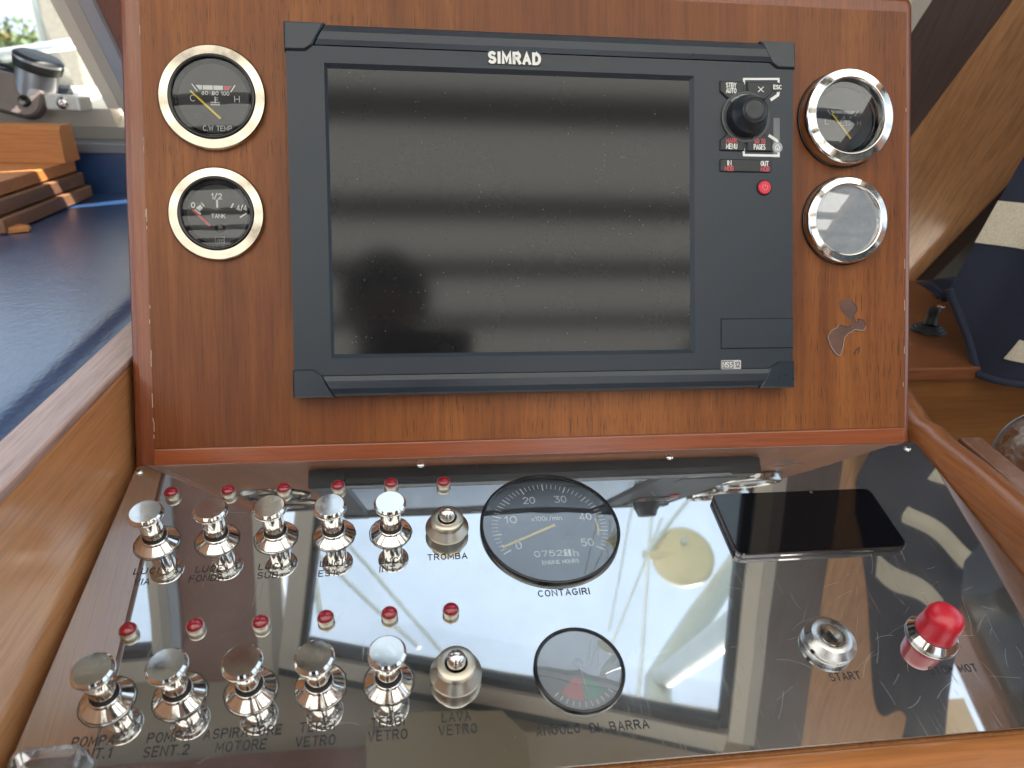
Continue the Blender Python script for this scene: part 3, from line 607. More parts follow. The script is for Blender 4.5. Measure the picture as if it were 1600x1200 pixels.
# dial
dl = thing('x', 'x', 'x'); bpy.data.objects.remove(dl)
ring = MB().lathe([(0.0188, -0.0008), (0.0188, 0.0006), None, (0.0176, 0.0010), (0.0166, 0.0006), None, (0.0166, -0.0004)], 56, (ku, kv, 0)).build('dial_ring', plastic('grey dial ring', (0.055, 0.062, 0.07), 0.4), cp)
cres = MB(); pa = [(ku + 0.0149 * math.cos(R(a)), kv + 0.0149 * math.sin(R(a))) for a in range(58, 134, 4)]
cres.ribbon(pa, 0.0036, 0.0005); cres.build('dial_legend', mat('grey legend', (0.36, 0.38, 0.4), 0.4), cp)
MB().lathe([(0.0168, -0.0004), (0.0130, 0.0002)], 48, (ku, kv, 0)).build('dial_well', M_KEY, cp)
tb = MB()
for i, ch in enumerate('TO ENTER'):
    if ch == ' ': continue
    an = 130 - i * 7.6; ca, sa = math.cos(R(an)), math.sin(R(an))
    text(tb, ch, ku + 0.0149 * ca, kv + 0.0149 * sa, 0.0019, 0.0013, 0.00042, 0.0008, place=lambda x, y, c=math.cos(R(an - 90)), s_=math.sin(R(an - 90)): (x * c - y * s_, x * s_ + y * c))
tb.build('dial_lettering', M_INK, cp)
kb_ = MB().lathe([(0.0150, 0.0002), (0.0148, 0.004), (0.0138, 0.0075), None, (0.0122, 0.0095), (0.0100, 0.0150), None, (0.0096, 0.0160), (0.0088, 0.0164), None, (0.0086, 0.0160), (0.0080, 0.0160), None, (0.0078, 0.0164), (0.005, 0.0162), (0.0001, 0.0161)], 56, (ku, kv, 0)).build('rotary_knob', plastic('soft knob', (0.016, 0.019, 0.024), 0.36), cp)
wu, wv = P0(1194.5, 293)
pb = MB().lathe([(0.0050, -0.0008), (0.0050, 0.0004), None, (0.0044, 0.0010)], 32, (wu, wv, 0), cap1=True).build('power_button', M_REDB, cp)
MB().lathe([(0.0060, -0.0009), (0.0058, -0.0003), (0.0050, -0.0003)], 32, (wu, wv, 0)).build('button_collar', M_DARK, pb)
ic = MB(); ic.ribbon([(wu + 0.0020 * math.cos(R(a)), wv + 0.0020 * math.sin(R(a))) for a in range(125, 416, 15)], 0.0004, 0.0012); ic.ribbon([(wu, wv + 0.0002), (wu, wv + 0.0024)], 0.0004, 0.0012)
ic.build('power_icon', mat('pale red mark', (0.75, 0.25, 0.27), 0.5), pb)

# ------------------------------------------------------------------ round gauges on the panel
def gauge(label, px, py, Ro, Rg, z_rim, style, glassm, dialm):
    u, v = pan(px, py, PB + z_rim * 0.7)
    g = thing('gauge', label, 'gauge', PANEL @ T(u, v, PB), 'round gauges on the mahogany panel')
    if style == 'flat':
        prof = [(Ro, 0), (Ro, z_rim - 0.0012), (Ro - 0.0012, z_rim), None, (Rg + 0.0024, z_rim + 0.0006), None, (Rg + 0.0018, z_rim)]
        MB().lathe(prof, 72).build('bezel', metal('brushed bezel', (0.56, 0.50, 0.41), 0.13, 0.1, 200), g)  # chrome ring with the warm ceiling reflection put into its metal colour
        MB().lathe([(Rg + 0.0022, z_rim), (Rg + 0.0018, z_rim + 0.0016), (Rg + 0.0008, z_rim + 0.0018), (Rg - 0.0002, z_rim + 0.0008), None, (Rg - 0.0006, z_rim - 0.003)], 72).build('rim', M_BEZB, g)
    else:
        prof = [(Ro, 0), (Ro, z_rim * 0.7), (Ro - 0.0005, z_rim * 0.84), (Ro - 0.0016, z_rim * 0.93), None, (Rg + 0.0016, z_rim), None, (Rg + 0.0012, z_rim), (Rg + 0.0004, z_rim * 0.93), (Rg, z_rim * 0.8), (Rg - 0.0004, z_rim * 0.4)]
        MB().lathe(prof, 72).build('bezel', M_CHROME, g)
        MB().lathe([(Ro + 0.0008, 0.0002), (Ro + 0.0008, 0.0016), (Ro, 0.0018)], 72).build('rim', M_BEZB, g)
    zt = z_rim if style == 'flat' else z_rim * 0.7
    zd = max(zt - 0.007, 0.0006)
    g_frame = zd
    MB().disc(Rg + 0.0006, zd, seg=64).build('dial', dialm, g)
    MB().lathe([(Rg + 0.0004, zt), (Rg * 0.93, zd + 0.0012), None, (Rg * 0.90, zd + 0.0010), (Rg * 0.88, zd + 0.00005)], 64).build('dial_wall', M_BEZB, g)
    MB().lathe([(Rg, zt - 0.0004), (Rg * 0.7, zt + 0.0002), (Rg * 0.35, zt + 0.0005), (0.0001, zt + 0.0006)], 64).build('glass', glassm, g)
    return g, zd
def trapz(mb, x0, x1, y0, y1, k0, k1, z): mb.add([(x0, y1, z), (x0 + k0, y0, z), (x1 - k1, y0, z), (x1, y1, z)], [(0, 1, 2, 3)])
# coolant temperature
g1, z = gauge('warm-sheen chrome rimmed temperature gauge reading C.W TEMP with yellow needle, above the tank gauge', 332, 152, 0.0362, 0.0268, 0.0040, 'flat', M_GLASS, M_DIAL)
mk = MB(); y0_, y1_ = 0.0058, 0.0088
trapz(mk, -0.0115, -0.0074, y0_, y1_, 0.0024, 0.0, z + 0.0002); trapz(mk, -0.0069, -0.0002, y0_, y1_, 0.0, 0, z + 0.0002); trapz(mk, 0.0003, 0.0066, y0_, y1_, 0, 0, z + 0.0002)
mk.build('scale', M_WHITE, g1)
mk = MB(); trapz(mk, 0.0071, 0.0126, y0_, y1_, 0, 0.0024, z + 0.0002); mk.build('red_zone', M_REDP, g1)
mk = MB(); mk.ribbon([(-0.0138, 0.0092), (-0.0106, 0.0048)], 0.0007, z + 0.0002); mk.ribbon([(0.0146, 0.0092), (0.0118, 0.0048)], 0.0007, z + 0.0002)
for s, x, y, h, w in (('60', -0.0056, 0.0035, 0.0024, 0.0040), ('80', 0.0014, 0.0035, 0.0024, 0.0040), ('100', 0.0080, 0.0035, 0.0024, 0.0052), ('C', -0.0136, -0.0002, 0.0042, 0.0032), ('H', 0.0158, -0.0002, 0.0040, 0.0032), ('C.W TEMP', 0.0022, -0.0205, 0.0032, 0.0190)):
    text(mk, s, x, y, h, w, 0.00048, z + 0.0003)
mk.ribbon([(0.0012, 0.0008), (0.0012, -0.0030)], 0.0008, z + 0.0003); mk.ribbon([(0.0012, 0.0004), (0.003, 0.0004)], 0.0004, z + 0.0003); mk.ribbon([(0.0012, -0.001), (0.003, -0.001)], 0.0004, z + 0.0003)
for yy in (-0.0028, -0.0044): mk.ribbon([(-0.0018 + 0.0006 * k, yy + (0.0003 if k % 2 else -0.0003)) for k in range(11)], 0.0004, z + 0.00032)
mk.build('markings', M_WHITE, g1)
gh = MB()
for x in (-0.0105, 0.0118):
    gh.ribbon([(x - 0.002, -0.0112), (x + 0.002, -0.0112), (x + 0.002, -0.0138), (x - 0.002, -0.0138), (x - 0.002, -0.0112)], 0.0004, z + 0.0002, True)
gh.build('warning_icons', mat('unlit icon', (0.05, 0.05, 0.05), 0.5), g1)
def needle(g, x0, y0, x1, y1, w0, w1, zz, mt):
    d = Vector((x1 - x0, y1 - y0)).normalized(); n_ = Vector((-d.y, d.x)); p = Vector((x0, y0)); q = Vector((x1, y1))
    poly = [p + n_ * w0 / 2, p - n_ * w0 / 2, q - n_ * w1 / 2, q + n_ * w1 / 2]
    return MB().prism([tuple(t) for t in poly], zz, zz + 0.0006).build('needle', mt, g)
needle(g1, 0.0048, -0.0142, -0.0146, 0.0042, 0.0015, 0.0011, z + 0.0014, M_YELLOW)
# tank gauge
g2, z = gauge('warm-sheen chrome rimmed TANK gauge with red needle at zero, below the temperature gauge', 338.5, 334, 0.0326, 0.0233, 0.0038, 'flat', M_GLASS, M_DIAL)
mk = MB()
for s, x, y, h, w in (('0', -0.0160, 0.0062, 0.0034, 0.0022), ('1/2', -0.0002, 0.0124, 0.0036, 0.0066), ('4/4', 0.0165, 0.0046, 0.0034, 0.0066), ('TANK', 0.0006, -0.0012, 0.0026, 0.0090)):
    text(mk, s, x, y, h, w, 0.0007 if s != 'TANK' else 0.00048, z + 0.0003)
mk.ribbon([(0, 0.0096), (0, 0.0052)], 0.0013, z + 0.0002); mk.ribbon([(0.0108, 0.0074), (0.0094, 0.0048)], 0.0010, z + 0.0002); mk.ribbon([(0.0192, 0.0006), (0.0154, -0.0018)], 0.0010, z + 0.0002)
mk.ribbon([(-0.0148, 0.0028), (-0.0115, 0.0002)], 0.0013, z + 0.0002); mk.ribbon([(-0.0104, 0.0078), (-0.0088, 0.0056)], 0.0008, z + 0.0002)
mk.add([(-0.0142, 0.0042, z + .0002), (-0.0118, 0.0018, z + .0002), (-0.0096, 0.0042, z + .0002), (-0.0112, 0.0066, z + .0002)], [(0, 1, 2, 3)])
mk.build('markings', M_WHITE, g2)
em = MB(); em.ribbon([(-0.002, -0.0158), (0.0042, -0.0158), (0.0042, -0.0198), (-0.002, -0.0198), (-0.002, -0.0158)], 0.00035, z + 0.0002, True)
for k in range(3): em.ribbon([(-0.001 + k * 0.0016, -0.0190), (0.0000 + k * 0.0016, -0.0172), (0.0008 + k * 0.0016, -0.0190)], 0.00035, z + 0.00022)
em.build('maker_emblem', M_GREYP, g2)
MB().lathe([(0.0034, 0.0), (0.0032, 0.0016), (0.0022, 0.0024), (0.0001, 0.0026)], 32, (0.0014, -0.0096, z)).build('hub', M_BEZB, g2)
needle(g2, -0.0048, -0.0082, -0.0162, 0.0026, 0.0017, 0.0012, z + 0.0014, M_REDP)
# oil pressure
g3, z = gauge('chrome rimmed oil pressure gauge with L and H marks, above the gauge with painted glare', 1326, 182, 0.0362, 0.0274, 0.0125, 'dome', M_GLASS3, M_DIALB)
mk = MB(); y0_, y1_ = 0.0044, 0.0066
for x0_, x1_, a_, b_ in ((-0.0108, -0.0068, 0.0018, 0), (-0.0064, -0.0008, 0, 0), (-0.0004, 0.0052, 0, 0), (0.0056, 0.0098, 0, 0.0018)): trapz(mk, x0_, x1_, y0_, y1_, a_, b_, z + 0.0002)
mk.ribbon([(-0.0130, 0.0068), (-0.0102, 0.0030)], 0.0006, z + 0.0002); mk.ribbon([(0.0120, 0.0068), (0.0096, 0.0030)], 0.0006, z + 0.0002)
for s, x, y, h, w in (('L', -0.0138, -0.0022, 0.0034, 0.0026), ('H', 0.0128, -0.0026, 0.0034, 0.0028), ('2', -0.0058, 0.0018, 0.0020, 0.0014), ('4', 0.0004, 0.0018, 0.0020, 0.0014), ('6', 0.0058, 0.0018, 0.0020, 0.0014)): text(mk, s, x, y, h, w, 0.00042, z + 0.0003)
mk.build('markings', M_GREYP, g3)
oc = MB(); oc.ribbon([(-0.0022, -0.0010), (0.0022, -0.0010), (0.0026, -0.0046), (0, -0.0046), (-0.0026, -0.0046), (-0.0022, -0.0010)], 0.0005, z + 0.0003, True); oc.ribbon([(-0.0012, -0.001), (-0.0012, 0.0004), (0.0012, 0.0004)], 0.0004, z + 0.0003); oc.ribbon([(0.0026, -0.0040), (0.0056, -0.0040)], 0.0005, z + 0.00035)
oc.build('oil_icon', M_GREYP, g3)
needle(g3, 0.0052, -0.0150, -0.0104, 0.0036, 0.0013, 0.0010, z + 0.0014, M_YELLOW)
# gauge with window glare put into its glass colour
g4, z = gauge('chrome rimmed gauge with white window glare painted into its glass, below the oil pressure gauge', 1324, 343.5, 0.0334, 0.0260, 0.0085, 'dome', M_GLASSR, M_DIALB)
mk = MB()
for k in range(9):
    an = R(200 - k * 27); mk.ribbon([(0.016 * math.cos(an), 0.016 * math.sin(an)), (0.0185 * math.cos(an), 0.0185 * math.sin(an))], 0.0008, z + 0.0002)
text(mk, '10', -0.010, 0.002, 0.003, 0.004, 0.0005, z + .0002); text(mk, '12', -0.001, 0.009, 0.003, 0.004, 0.0005, z + .0002); text(mk, '16', 0.010, 0.002, 0.003, 0.004, 0.0005, z + .0002)
mk.build('markings', M_WHITE, g4)
MB().lathe([(0.0036, 0), (0.0034, 0.0018), (0.0001, 0.0022)], 28, (0, -0.008, z)).build('hub', M_BEZB, g4)
needle(g4, 0.001, -0.0085, -0.014, 0.0015, 0.0013, 0.0009, z + 0.0014, M_WHITE)

# ------------------------------------------------------------------ switch plate
sp = thing('switch_plate', 'sloping mirror polished steel switch plate with engraved black words, below the panel', 'control plate', PLATE)
mb = MB(); c_ = rrect(-0.2735, -0.2255, 0.3155, -0.0005, 0.004, 4); mb.prism(c_, -0.0016, 0.0, bev=0.0003); mb.build('plate', M_PLATE, sp)
def screw_at(px, py, ang):
    u, v = pla(px, py)
    s = MB().lathe([(0.0029, 0.00005), (0.0026, 0.0009), (0.0016, 0.0014), (0.0001, 0.0015)], 24, (u, v, 0)).build('screw', M_CHROME, sp)
    cr = MB()
    for a_ in (ang, ang + 90):
        d = Vector((math.cos(R(a_)), math.sin(R(a_)))) * 0.0014; cr.ribbon([(u - d.x, v - d.y), (u + d.x, v + d.y)], 0.0004, 0.00158 + a_ * 1e-7)
    cr.build('screw_slot', M_DARK, s)
for q in ((217, 738, 20), (657, 726, 65), (1046, 714, 40), (1418, 701, 10)): screw_at(*q)
def engrave(lines, stroke=0.00068):
    mb = MB()
    for s, px, py, wpx, h in lines:
        u, v = pla(px, py); a = pla(px - wpx / 2, py); b = pla(px + wpx / 2, py)
        text(mb, s, u, v, h, b[0] - a[0], stroke, 0.00006, gap=2.0)
    mb.build('engraved_label', M_INK, sp, label='engraved words ' + ' '.join(l[0] for l in lines))
LH = 0.0041
engrave([('LUCI', 229, 892, 37, LH), ('VIA', 222, 909, 23, LH)])
engrave([('LUCE', 327, 888.5, 40, LH), ('FONDA', 323, 903, 52, LH)])
engrave([('LUCI', 422, 885, 34, LH), ('SUB.', 421, 898.5, 36, LH)])
engrave([('LUCI', 518, 880, 34, LH), ('EST.', 514.5, 895.5, 32, LH)])
engrave([('LUCI', 610, 876, 33, LH), ('INT.', 607.5, 889, 28, LH)])
engrave([('TROMBA', 699, 869.5, 61, LH)])
engrave([('CONTAGIRI', 881, 925.5, 80, LH)])
engrave([('POMPA', 146, 1158, 64, 0.0046), ('SENT.1', 141, 1178, 64, 0.0046)])
engrave([('POMPA', 264, 1151, 64, 0.0046), ('SENT.2', 260, 1173, 68, 0.0046)])
engrave([('ASPIRATORE', 380, 1143.5, 118, 0.0046), ('MOTORE', 377, 1165, 76, 0.0046)])
engrave([('TERGI', 496, 1135, 53, 0.0046), ('VETRO', 493, 1157.5, 60, 0.0046)])
engrave([('TERGI', 606, 1128, 51, 0.0046), ('VETRO', 606, 1148.5, 60, 0.0046)])
engrave([('LAVA', 713, 1119.5, 44, 0.0046), ('VETRO', 715.5, 1139.5, 59, 0.0046)])
engrave([('ANGOLO', 872, 1140, 68, 0.0044), ('DI', 929, 1137, 13, 0.0044), ('BARRA', 983, 1133, 60, 0.0044)])
engrave([('START', 1320, 1056.5, 48, 0.0042)])
engrave([('STOP MOT', 1489, 1045.5, 76, 0.0042)])

# hairline scratches and rub marks
rs = random.Random(5); sc_ = MB()
for k in range(100):
    if k < 75: u, v = rs.gauss(0.19, 0.06), rs.gauss(-0.175, 0.035)
    else: u, v = rs.uniform(-0.26, 0.30), rs.uniform(-0.215, -0.01)
    if not (-0.262 < u < 0.305 and -0.215 < v < -0.006): continue
    a_ = R(rs.choice((rs.gauss(10, 14), rs.gauss(65, 20), rs.uniform(0, 180)))); ln = rs.uniform(0.003, 0.028) * (1 if k < 75 else 0.5); cv = rs.uniform(-0.9, 0.9); n = 7
    pts = []; x, y = u, v
    for i in range(n): pts.append((x, y)); x += math.cos(a_ + cv * i / n) * ln / n; y += math.sin(a_ + cv * i / n) * ln / n
    if all(-0.268 < p[0] < 0.308 and -0.218 < p[1] < -0.004 for p in pts): sc_.ribbon(pts, rs.uniform(0.00004, 0.00011), 0.00002 + k * 1e-7)
sc_.build('scratches', mat('raw scratch', (0.60, 0.60, 0.60), 0.4, 0.9), sp)['kind'] = 'stuff'
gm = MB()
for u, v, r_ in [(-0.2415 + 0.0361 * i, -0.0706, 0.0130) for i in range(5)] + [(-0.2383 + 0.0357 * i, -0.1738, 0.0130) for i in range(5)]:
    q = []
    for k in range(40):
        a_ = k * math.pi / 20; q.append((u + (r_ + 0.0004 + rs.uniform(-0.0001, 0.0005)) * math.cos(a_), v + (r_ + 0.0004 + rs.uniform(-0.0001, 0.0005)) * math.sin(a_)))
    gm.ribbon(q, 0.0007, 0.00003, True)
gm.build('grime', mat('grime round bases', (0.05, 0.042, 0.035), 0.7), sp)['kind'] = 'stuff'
# pull knobs
def make_knob(label):
    k = thing('pull_knob', label, 'pull knob', PLATE @ T(0, 0, 0), 'chrome pull knobs on the switch plate')
    MB().lathe([(0.0128, 0.00005), (0.0130, 0.0007), (0.0127, 0.0012), None, (0.0078, 0.0046), None, (0.0074, 0.0067), (0.0071, 0.0066), None, (0.0070, 0.0050)], 56).build('escutcheon', M_CHROME, k)
    MB().lathe([(0.0071, 0.0058), (0.0070, 0.0078), (0.0060, 0.0080)], 40).build('washer', M_RUBBER, k)
    MB().lathe([(0.0062, 0.0074), None, (0.0065, 0.0080), (0.0065, 0.0236), None, (0.0074, 0.0245), (0.0090, 0.0252), None, (0.0099, 0.0258), (0.0102, 0.0266), (0.0102, 0.0276), (0.0099, 0.0284), None, (0.0089, 0.0295), None, (0.0087, 0.0297), None, (0.004, 0.02972), (0.0001, 0.02972)], 56).build('knob', M_CHROME, k)
    return k
k0 = None
def tilt(a, b): return Matrix.Rotation(R(a), 4, 'X') @ Matrix.Rotation(R(b), 4, 'Y')
knobs = [('LUCI VIA', -0.2415, -0.0705), ('LUCE FONDA', -0.2050, -0.0708), ('LUCI SUB.', -0.1690, -0.0703), ('LUCI EST.', -0.1328, -0.0708), ('LUCI INT.', -0.0968, -0.0708),
         ('POMPA SENT.1', -0.2383, -0.1735), ('POMPA SENT.2', -0.2027, -0.1738), ('ASPIRATORE MOTORE', -0.1670, -0.1736), ('left TERGI VETRO', -0.1316, -0.1740), ('right TERGI VETRO', -0.0956, -0.1743)]
for nm, u, v in knobs:
    lab = 'chrome pull knob above the engraved words ' + nm if 'TERGI' not in nm else 'chrome pull knob above the ' + nm + ' words, ' + ('next to ASPIRATORE MOTORE' if 'left' in nm else 'next to LAVA VETRO')
    if 'SENT.1' in nm: lab = 'chrome pull knob above POMPA SENT.1, nearest the clear plastic box'
    if 'SENT.2' in nm: lab = 'chrome pull knob above POMPA SENT.2, beside the ASPIRATORE MOTORE knob'
    F = PLATE @ T(u, v, 0) @ tilt(random.uniform(-1.3, 1.3), random.uniform(-1.3, 1.3)) @ Matrix.Rotation(R(random.uniform(0, 360)), 4, 'Z')
    if k0 is None: k0 = make_knob(lab); k0.matrix_world = F
    else: dup(k0, F, lab)
# push buttons
def make_push(label):
    k = thing('push_button', label, 'push button', PLATE, 'nickel push buttons on the switch plate')
    MB().lathe([(0.0112, 0.00005), (0.0130, 0.0024), (0.0141, 0.0044), (0.0140, 0.0054), None, (0.0106, 0.0098), None, (0.0104, 0.0100), (0.0104, 0.0140), None, (0.0098, 0.0146), (0.0062, 0.0146), None, (0.0060, 0.0130)], 56).build('housing', M_NICKEL, k)
    MB().lathe([(0.0052, 0.0125), (0.0052, 0.0178)] + [(0.0052 * math.cos(R(a)), 0.0178 + 0.0048 * math.sin(R(a))) for a in range(10, 91, 10)], 40).build('plunger', M_CHROME, k)
    return k
p0_ = make_push('nickel push button with chrome tip above the engraved word TROMBA'); p0_.matrix_world = PLATE @ T(-0.0605, -0.0722, 0)
dup(p0_, PLATE @ T(-0.0595, -0.1738, 0), 'nickel push button with chrome tip above the engraved words LAVA VETRO')
# indicator lamps
def make_lamp(label):
    k = thing('indicator_lamp', label, 'indicator lamp', PLATE, 'red indicator lamps on the switch plate')
    MB().lathe([(0.0044, 0.00005), (0.0045, 0.0010), None, (0.0048, 0.0012), (0.0049, 0.0030), (0.0047, 0.0042), None, (0.0044, 0.0043), (0.0043, 0.0038)], 40).build('collar', M_NICKEL, k)
    MB().lathe([(0.0044, 0.0039), (0.0042, 0.0049), (0.0035, 0.0058), (0.0021, 0.0064), (0.0001, 0.0066)], 36).build('lens', M_LENS, k)
    return k
l0 = None
lam = [('LUCI VIA', -0.2422, -0.0313), ('LUCE FONDA', -0.2058, -0.0312), ('LUCI SUB.', -0.1697, -0.0311), ('LUCI EST.', -0.1336, -0.0303), ('LUCI INT.', -0.0977, -0.0299), ('TROMBA', -0.0614, -0.0304),
       ('POMPA SENT.1', -0.2391, -0.1348), ('POMPA SENT.2', -0.2036, -0.1345), ('ASPIRATORE MOTORE', -0.1680, -0.1347), ('left TERGI VETRO', -0.1322, -0.1339), ('right TERGI VETRO', -0.0961, -0.1338), ('LAVA VETRO', -0.0605, -0.1337)]
for nm, u, v in lam:
    kind = 'push button' if nm in ('TROMBA', 'LAVA VETRO') else 'pull knob'
    lab = 'small red indicator lamp just behind the %s %s' % (nm, kind); F = PLATE @ T(u, v, 0)
    if 'SENT.1' in nm: lab = 'small red indicator lamp at the left end of the near row, behind POMPA SENT.1'
    if 'SENT.2' in nm: lab = 'small red indicator lamp behind the POMPA SENT.2 knob, second in the near row'
    if l0 is None: l0 = make_lamp(lab); l0.matrix_world = F
    else: dup(l0, F, lab)
# tachometer
def flush_gauge(name, label, u, v, Rr, hgt, depth, dialm, gm=None):
    g = thing(name, label, 'gauge', PLATE @ T(u, v, 0))
    MB().lathe([(Rr, 0.00005), (Rr, hgt - 0.0006), (Rr - 0.0006, hgt), (Rr - 0.0016, hgt), None, (Rr - 0.0020, hgt - 0.0006), (Rr - 0.0022, hgt - 0.0012)], 80).build('bezel', M_BEZB, g)
    zd = hgt - depth
    MB().disc(Rr - 0.0018, max(zd, 0.0003), seg=72).build('dial', dialm, g)
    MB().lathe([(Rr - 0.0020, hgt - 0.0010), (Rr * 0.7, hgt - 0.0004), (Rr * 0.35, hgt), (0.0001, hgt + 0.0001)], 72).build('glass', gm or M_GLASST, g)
    return g, max(zd, 0.0003)
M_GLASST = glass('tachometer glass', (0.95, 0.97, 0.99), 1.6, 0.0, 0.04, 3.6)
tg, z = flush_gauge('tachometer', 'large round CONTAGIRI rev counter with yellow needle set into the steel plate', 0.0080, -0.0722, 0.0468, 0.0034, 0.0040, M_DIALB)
mk = MB()
def dial_ang(val): return R(212 - 244 * val / 50)
for k in range(51):
    a_ = dial_ang(k); big = k % 5 == 0; r0 = 0.0335 if big else 0.0350
    mk.ribbon([(r0 * math.cos(a_), r0 * math.sin(a_)), (0.0388 * math.cos(a_), 0.0388 * math.sin(a_))], 0.0009 if big else 0.0005, z + 0.0002)
for val in (0, 10, 20, 30, 40, 50):
    a_ = dial_ang(val); text(mk, str(val), 0.0268 * math.cos(a_), 0.0268 * math.sin(a_) , 0.0056, 0.0034 if val == 0 else 0.0078, 0.0008, z + 0.0003)
text(mk, 'x100r/min', -0.0012, 0.0075, 0.0036, 0.0205, 0.0005, z + 0.0003)
text(mk, 'ENGINE HOURS', 0.0026, -0.0288, 0.0026, 0.0235, 0.00045, z + 0.0003)
text(mk, 'h', 0.0135, -0.0222, 0.0050, 0.0026, 0.0007, z + 0.0003)
mk.build('markings', M_WHITE, tg)
hb = MB().box((-0.0145, -0.0252, z + 0.0001), (0.0105, -0.0192, z + 0.0005)).build('hour_counter', M_KEY, tg)
MB().box((0.0057, -0.0250, z + 0.0005), (0.0103, -0.0194, z + 0.0007)).build('tenths_wheel', M_WHITE, hb)
text(MB(), '0752', -0.0045, -0.0222, 0.0042, 0.0180, 0.0007, z + 0.0008).build('counter_digits', M_WHITE, hb)
text(MB(), '1', 0.0078, -0.0222, 0.0042, 0.0012, 0.0007, z + 0.0009).build('tenths_digit', M_INK, hb)
yz_ = MB(); yz_.ribbon([(0.0325 * math.cos(dial_ang(41.5 + k)), 0.0325 * math.sin(dial_ang(41.5 + k))) for k in range(6)], 0.0010, z + 0.00025); yz_.build('yellow_zone', M_YELLOW, tg)
needle(tg, 0.0035, 0.0008, -0.0335, -0.0160, 0.0020, 0.0012, z + 0.0009, M_YELLOW)
MB().lathe([(0.0028, 0.0), (0.0028, 0.0006), (0.0001, 0.0010)], 28, (0.0105, -0.0085, z)).build('reset_stud', M_BEZB, tg)
# rudder angle gauge
ag, z = flush_gauge('rudder_gauge', 'small round ANGOLO DI BARRA rudder gauge with red and green sectors in the steel plate', 0.0090, -0.1745, 0.0256, 0.0024, 0.0030, plastic('dial grey with sky sheen', (0.13, 0.16, 0.20), 0.5, 900, 0.05), M_GLASSA)  # lightened dial colour carries part of the sky reflection
def sector(a0, a1, r0, r1, zz):
    n = 14; mb = MB(); v = []
    for k in range(n + 1):
        a_ = R(a0 + (a1 - a0) * k / n); v += [(r0 * math.cos(a_), r0 * math.sin(a_), zz), (r1 * math.cos(a_), r1 * math.sin(a_), zz)]
    return mb.add(v, [(2 * k, 2 * k + 1, 2 * k + 3, 2 * k + 2) for k in range(n)])
sector(226, 269, 0.0055, 0.0178, z + 0.0002).build('red_sector', M_PINKP, ag); sector(271, 314, 0.0055, 0.0178, z + 0.0002).build('green_sector', M_GREENP, ag)
mk = MB()
for k in range(11):
    a_ = R(222 + k * 9.6); mk.ribbon([(0.0188 * math.cos(a_), 0.0188 * math.sin(a_)), (0.0212 * math.cos(a_), 0.0212 * math.sin(a_))], 0.0007, z + 0.0002)
mk.build('markings', M_WHITE, ag)
needle(ag, 0.0005, 0.0035, 0.0020, -0.0150, 0.0010, 0.0006, z + 0.0006, M_GREYP)
MB().lathe([(0.0030, 0.0), (0.0030, 0.0005), (0.0001, 0.0009)], 28, (0.0, 0.004, z)).build('hub', M_BEZB, ag)
# ignition lock
ku_, kv_ = 0.1590, -0.1688
il = thing('ignition_lock', 'round satin steel key switch above the engraved word START', 'key switch', PLATE @ T(ku_, kv_, 0) @ Matrix.Rotation(R(18), 4, 'Z'))
MB().lathe([(0.0146, 0.00005), (0.0148, 0.0014), None, (0.0144, 0.0017), (0.0144, 0.0022), None, (0.0149, 0.0025), (0.0149, 0.0054), None, (0.0116, 0.0084), None, (0.0114, 0.0086), (0.0076, 0.0086), None, (0.0074, 0.0078)], 64).build('housing', M_SATIN, il)
MB().lathe([(0.0074, 0.0076), (0.0070, 0.0076), None, (0.0069, 0.0083), (0.0065, 0.0086), None, (0.0050, 0.0085), (0.0001, 0.0077)], 48).build('cylinder', metal('worn key barrel', (0.42, 0.40, 0.37), 0.12, 0.15, 150), il)
MB().prism(rrect(-0.0009, -0.0040, 0.0009, 0.0030, 0.0006, 2), 0.0076, 0.0087).build('keyway', M_DARK, il)
MB().lathe([(0.0014, 0), (0.0014, 0.0005)], 16, (0, 0, 0), cap1=True).build('side_pin', M_DARK, il, Matrix.Translation((-0.0148, -0.002, 0.0040)) @ Matrix.Rotation(R(-90), 4, 'Y'))
# stop button
sb = thing('stop_button', 'tall red rubber capped stop button in a chrome ring above the words STOP MOT', 'stop button', PLATE @ T(0.2260, -0.1685, 0))
MB().lathe([(0.0132, 0.00005), (0.0144, 0.0006), (0.0147, 0.0013), (0.0144, 0.0020), None, (0.0115, 0.0052), None, (0.0111, 0.0052), (0.0108, 0.0038)], 64).build('ring', M_CHROME, sb)
MB().lathe([(0.0109, 0.0046), (0.0115, 0.0066), (0.0114, 0.0086), (0.0108, 0.0118), (0.0107, 0.0158), (0.0104, 0.0190), (0.0094, 0.0216), (0.0075, 0.0234), (0.0045, 0.0243), (0.0001, 0.0245)], 56).build('cap', M_RED, sb)
# phone
ph = thing('phone', 'black glass phone lying on the steel plate above the key switch', 'phone', PLATE)
c4 = [pla(1114, 765, 0.008), pla(1361, 757, 0.008), pla(1419, 848, 0.008), pla(1156, 859, 0.008)]
x0, x1, y0, y1 = 0.1262, 0.2466, -0.1058, -0.0520
MB().sweep([[(x, y, z_) for x, y in inset(rrect(x0, y0, x1, y1, 0.005, 5), d_)] for z_, d_ in ((0.0003, 0.0010), (0.0010, 0.0), (0.0038, 0.0), (0.0046, 0.0005))], True, True, False).build('body', metal('dark metal phone body', (0.16, 0.16, 0.17), 0.16, 0.1), ph)
MB().prism(rrect(x0 + 0.0006, y0 + 0.0006, x1 - 0.0006, y1 - 0.0006, 0.0044, 5), 0.0042, 0.0050, bev=0.0003).build('screen', mat('black phone glass', (0.003, 0.003, 0.004), 0.03, spec=0.6), ph)
MB().lathe([(0.0012, 0.0), (0.0012, 0.00008)], 20, ((x0 + x1) / 2 + 0.014, y1 - 0.0024, 0.0050), cap1=True).build('earpiece', mat('lens grey', (0.06, 0.06, 0.07), 0.2), ph)
